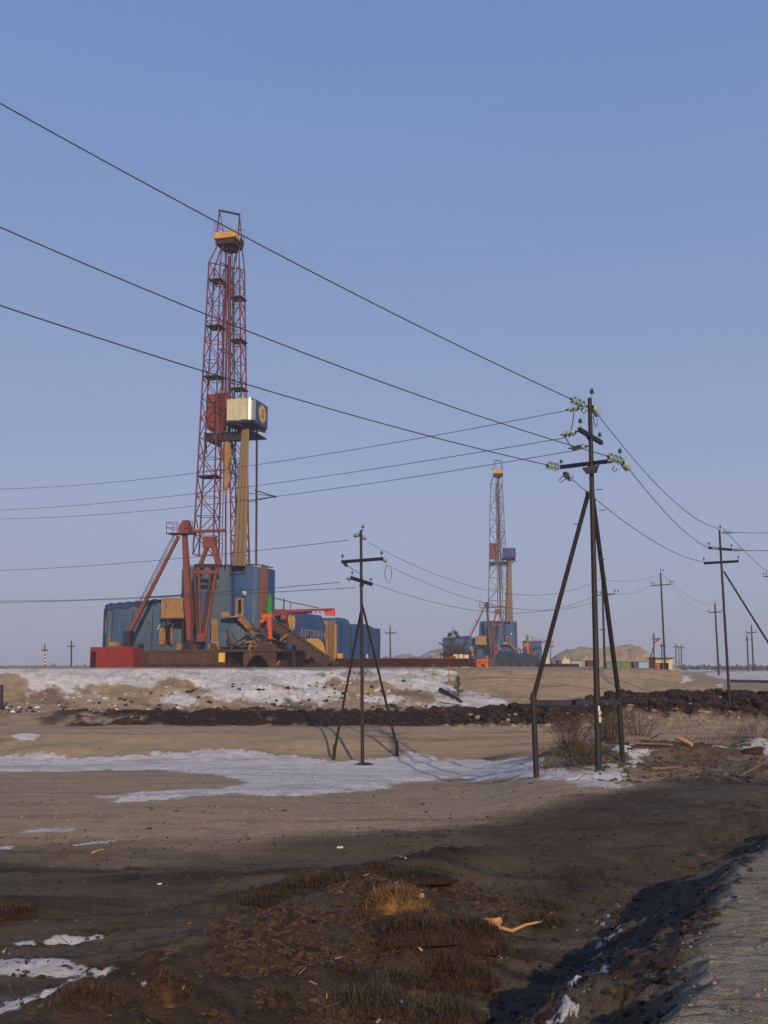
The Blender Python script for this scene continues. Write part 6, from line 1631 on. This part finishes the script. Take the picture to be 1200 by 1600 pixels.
def tussock(label, px, py, w_, h, seed, mat, blade_h=0.12, lump=None):
    w_ *= 0.8; h *= 0.8; dw = 1.25
    rnd = random.Random(seed); x, y = on(px, py); z = fz(x, y)
    T = Thing('grass_tussock', label, 'tussock', (x, y, z - 0.02))
    V = []; nu, nv = 18, 7
    for j in range(nv):
        t = j / (nv - 1) * math.pi / 2
        for i in range(nu):
            a = 2 * math.pi * i / nu
            r = w_ * 0.9 * math.cos(t) * (1 + 0.25 * math.sin(a * 3 + seed) + rnd.uniform(-0.14, 0.14))
            V.append((x + r * math.cos(a), y + r * 0.75 * math.sin(a), z - 0.06 + h * math.sin(t) * (1 + rnd.uniform(-0.22, 0.22))))
    F = [(j * nu + i, j * nu + (i + 1) % nu, (j + 1) * nu + (i + 1) % nu, (j + 1) * nu + i) for j in range(nv - 1) for i in range(nu)] + [tuple(range((nv - 1) * nu, nv * nu))]
    T.part('root_mound', MB().add(V, F), lump or M_PEATC, smooth=True)
    mb = MB(); pts = []; hs = []
    for i in range(int(800 * (w_ / 0.3))):
        a = rnd.uniform(0, 6.28); r = rnd.random() ** 0.6
        r *= dw; pts.append((x + r * w_ * math.cos(a), y + r * w_ * 0.75 * math.sin(a))); hs.append(z - 0.02 + h * math.sqrt(max(0, 1 - min(1, r) ** 2)))
    blades(mb, pts, blade_h * 0.62, 5, rnd, 0.0022, 2.0, 0.02, hs)
    T.part('grass_blades', mb, mat, kind='stuff')
    return T
tussock('bright orange dry tussock in the middle of the foreground', 618, 1450, 0.30, 0.16, 1, M_GRASSO, 0.10, M_GRASSO)
tussock('wide brown tussock right below the orange one, before the ditch', 705, 1530, 0.36, 0.16, 2, M_GRASSB, 0.13)
tussock('olive green tussock at the bottom edge in the middle', 560, 1585, 0.40, 0.10, 3, M_MOSS, 0.09)
tussock('mossy tussock left of the wide brown one', 610, 1530, 0.30, 0.08, 13, M_MOSS, 0.08)
tussock('small green tussock at the bottom edge', 438, 1596, 0.10, 0.07, 4, M_MOSS, 0.06)
tussock('rusty brown peaked turf lump at the bottom left', 255, 1592, 0.16, 0.16, 5, M_GRASSB, 0.07, worn('rusty_turf', (0.085, 0.038, 0.015), (0.055, 0.026, 0.012), (0.14, 0.07, 0.025), 9))
tussock('reddish tussock at the bottom left corner, left of the turf lump', 140, 1598, 0.22, 0.10, 6, M_GRASSB, 0.10, M_GRASSB)
tussock('low brown tussock at the left edge', 18, 1424, 0.30, 0.08, 7, M_GRASSB, 0.06)
tussock('brown heather tussock on the ridge left of the orange one', 500, 1392, 0.45, 0.10, 8, M_GRASSB, 0.08)
tussock('brown tussock on the low ridge further left', 425, 1412, 0.45, 0.09, 18, M_GRASSB, 0.07)
tussock('brown tussock above the orange one', 640, 1385, 0.5, 0.09, 9, M_GRASSB, 0.08)
tussock('yellowish tussock at the upper rim of the ditch', 835, 1415, 0.30, 0.08, 10, M_MOSS, 0.12)
tussock('brown tussock beside the root branch', 850, 1450, 0.30, 0.09, 19, M_GRASSB, 0.12)
tussock('moss tuft at the foot of the middle pole', 569, 1196, 0.42, 0.10, 12, M_MOSS, 0.12)

def stick(name, label, cat, pts, r0, r1, mat, lift=0.03, n=6):
    P = []
    for px, py in pts:
        x, y = on(px, py); P.append(Vector((x, y, fz(x, y) + lift)))
    o = P[0].copy()
    mb = MB().tube([p - o for p in P], r0, n, r1)
    return single(name, mb, mat, label, cat, org=None) if False else _place(mb, name, mat, label, cat, o)
def _place(mb, name, mat, label, cat, o):
    ob = mb.build(name, mat, None, None); ob.location = o; return tag(ob, label, cat)
tussock('large ragged brown turf mass left of the wood chunk, before the ditch', 735, 1490, 0.34, 0.26, 33, M_GRASSB, 0.10)
tussock('dark ragged turf mass just below the orange tussock', 640, 1490, 0.42, 0.16, 34, M_GRASSB, 0.09)
tussock('olive turf mass at the bottom edge, right of the middle', 690, 1590, 0.36, 0.16, 35, M_MOSS, 0.09)
stick('root_branch', 'long pale root branch curving up at the rim of the ditch', 'branch', [(782, 1477), (800, 1474), (822, 1464), (845, 1455), (862, 1440)], 0.016, 0.008, M_WOODC, 0.05)
stick('stick', 'short split stick below the orange tussock', 'stick', [(636, 1494), (648, 1502), (660, 1508)], 0.012, 0.008, M_WOODC, 0.03)
stick('stick', 'thin pale stick left of the mossy tussock', 'stick', [(560, 1484), (572, 1480), (580, 1478)], 0.006, 0.004, M_WOODC, 0.03)
stick('stick', 'bent thin twig below the orange tussock', 'stick', [(612, 1468), (622, 1476), (630, 1482), (638, 1480)], 0.006, 0.003, M_WOODG, 0.05)
stick('stick', 'pale stick lying near the bottom edge, left of the mossy tussock', 'stick', [(428, 1558), (436, 1553), (442, 1552)], 0.007, 0.005, M_WOODC, 0.02)
stick('stick', 'thin grey stick near the bottom edge', 'stick', [(466, 1565), (478, 1560)], 0.005, 0.004, M_WOODG, 0.02)
stick('stick', 'short pale stick above the wide brown tussock, right side', 'stick', [(772, 1498), (784, 1507)], 0.010, 0.006, M_WOODC, 0.03)
stick('stick', 'pale stick in the middle of the dark field', 'stick', [(608, 1342), (622, 1345), (634, 1347)], 0.014, 0.008, M_WOODC, 0.02)
stick('stick', 'pale stick on the upper left of the dark field', 'stick', [(144, 1338), (152, 1336), (161, 1334)], 0.012, 0.008, M_WOODC, 0.02)
stick('stick', 'thin stick standing by the snow at the left edge', 'stick', [(5, 1500), (9, 1492)], 0.008, 0.004, M_WOODC, 0.05)
stick('log', 'thin bare log lying across the mound right of the nearest pole', 'log', [(945, 1166), (985, 1169), (1025, 1171), (1052, 1172)], 0.035, 0.025, M_WOODG, 0.10)
stick('log', 'short tilted log end on the mound right of the long thin log', 'log', [(1058, 1163), (1072, 1170), (1082, 1175)], 0.07, 0.05, M_WOODC, 0.14)
stick('log', 'pale split log lying low on the edge of the dark field', 'log', [(1018, 1208), (1044, 1206), (1066, 1202)], 0.045, 0.03, M_WOODG, 0.06)
stick('log', 'long brown branch on the peat left of the nearest pole', 'log', [(686, 1103), (704, 1104), (722, 1105)], 0.04, 0.02, M_RUST, 0.12)
stick('log', 'dark beam leaning on the foot of the bank behind the branch', 'log', [(688, 1083), (704, 1093), (722, 1102)], 0.13, 0.05, M_POLE, 0.16)
stick('log', 'short log standing in the small pit right of the nearest pole', 'log', [(1018, 1172), (1032, 1163), (1040, 1158)], 0.02, 0.012, M_POLE, 0.25)
def chunk(label, px, py, s, mat, seed, name='wood_chunk', cat='wood'):
    rnd = random.Random(seed); x, y = on(px, py); z = fz(x, y)
    V = []
    for i, (a, b, c) in enumerate([(-1, -.5, -.3), (1, -.5, -.3), (1, .5, -.3), (-1, .5, -.3), (-1.2, -.4, .2), (0.9, -.45, .6), (1.1, .4, .5), (-1, .4, .35), (-1.5, 0, 0.0), (1.35, 0.05, .1)]):
        V.append(((a + rnd.uniform(-.15, .15)) * s, (b + rnd.uniform(-.15, .15)) * s, (c + rnd.uniform(-.1, .1)) * s + s * 0.3))
    F = [(0, 3, 2, 1), (4, 5, 6, 7), (0, 1, 5, 4), (2, 3, 7, 6), (1, 9, 5), (1, 2, 9), (2, 6, 9), (5, 9, 6), (0, 4, 8), (0, 8, 3), (3, 8, 7), (4, 7, 8)]
    o = MB().add(V, F).build(name, mat); o.location = (x, y, z); return tag(o, label, cat)
chunk('orange split chunk of wood at the left end of the root branch', 768, 1464, 0.075, M_WOODC, 1)
chunk('pale broken chunk of wood on the right side of the orange tussock', 652, 1445, 0.045, M_WOODC, 2)
chunk('dirty white lump of snow left of the wide brown tussock', 666, 1492, 0.04, M_SNOWC, 3, 'snow_lump', 'snow')
chunk('small orange wood bit at the foot of the rusty turf lump', 279, 1589, 0.025, M_WOODC, 4)
chunk('white scrap lying in the upper middle of the dark field', 531, 1327, 0.03, M_WHITE, 5, 'white_scrap', 'scrap')
chunk('tiny white scrap on the left part of the dark field', 249, 1384, 0.018, M_WHITE, 6, 'white_scrap', 'scrap')
chunk('rusty lump of wood near the split log at the edge of the field', 1016, 1207, 0.12, M_RUST, 7)
chunk('brown wood chunk low on the rim of the ditch', 833, 1414, 0.05, M_WOODC, 8)
for i, (px, py, s, lb) in enumerate(((1118, 1100, 0.26, 'pale sandy boulder at the foot of the strutted pole'), (1176, 1178, 0.22, 'dark upright lump of turf near the right edge'), (1036, 1098, 0.2, 'pale boulder amid the peat right of the nearest pole'))):
    chunk(lb, px, py, s, M_SANDC if i != 1 else M_PEATC, 20 + i, 'boulder', 'boulder')

# ------------------------------------------------------------------ thin haze
hm = bpy.data.materials.new('haze_air'); hm.use_nodes = True; hn = hm.node_tree
for x_ in list(hn.nodes):
    if x_.type != 'OUTPUT_MATERIAL': hn.nodes.remove(x_)
pv = hn.nodes.new('ShaderNodeVolumePrincipled')
pv.inputs['Color'].default_value = (0.86, 0.90, 1.0, 1)
pv.inputs['Density'].default_value = 0.00055
pv.inputs['Anisotropy'].default_value = 0.0
hn.links.new(pv.outputs['Volume'], [x_ for x_ in hn.nodes if x_.type == 'OUTPUT_MATERIAL'][0].inputs['Volume'])
hz = MB().box(-900, 900, -60, 1500, -14, 58).build('haze', hm)
hz['kind'] = 'stuff'
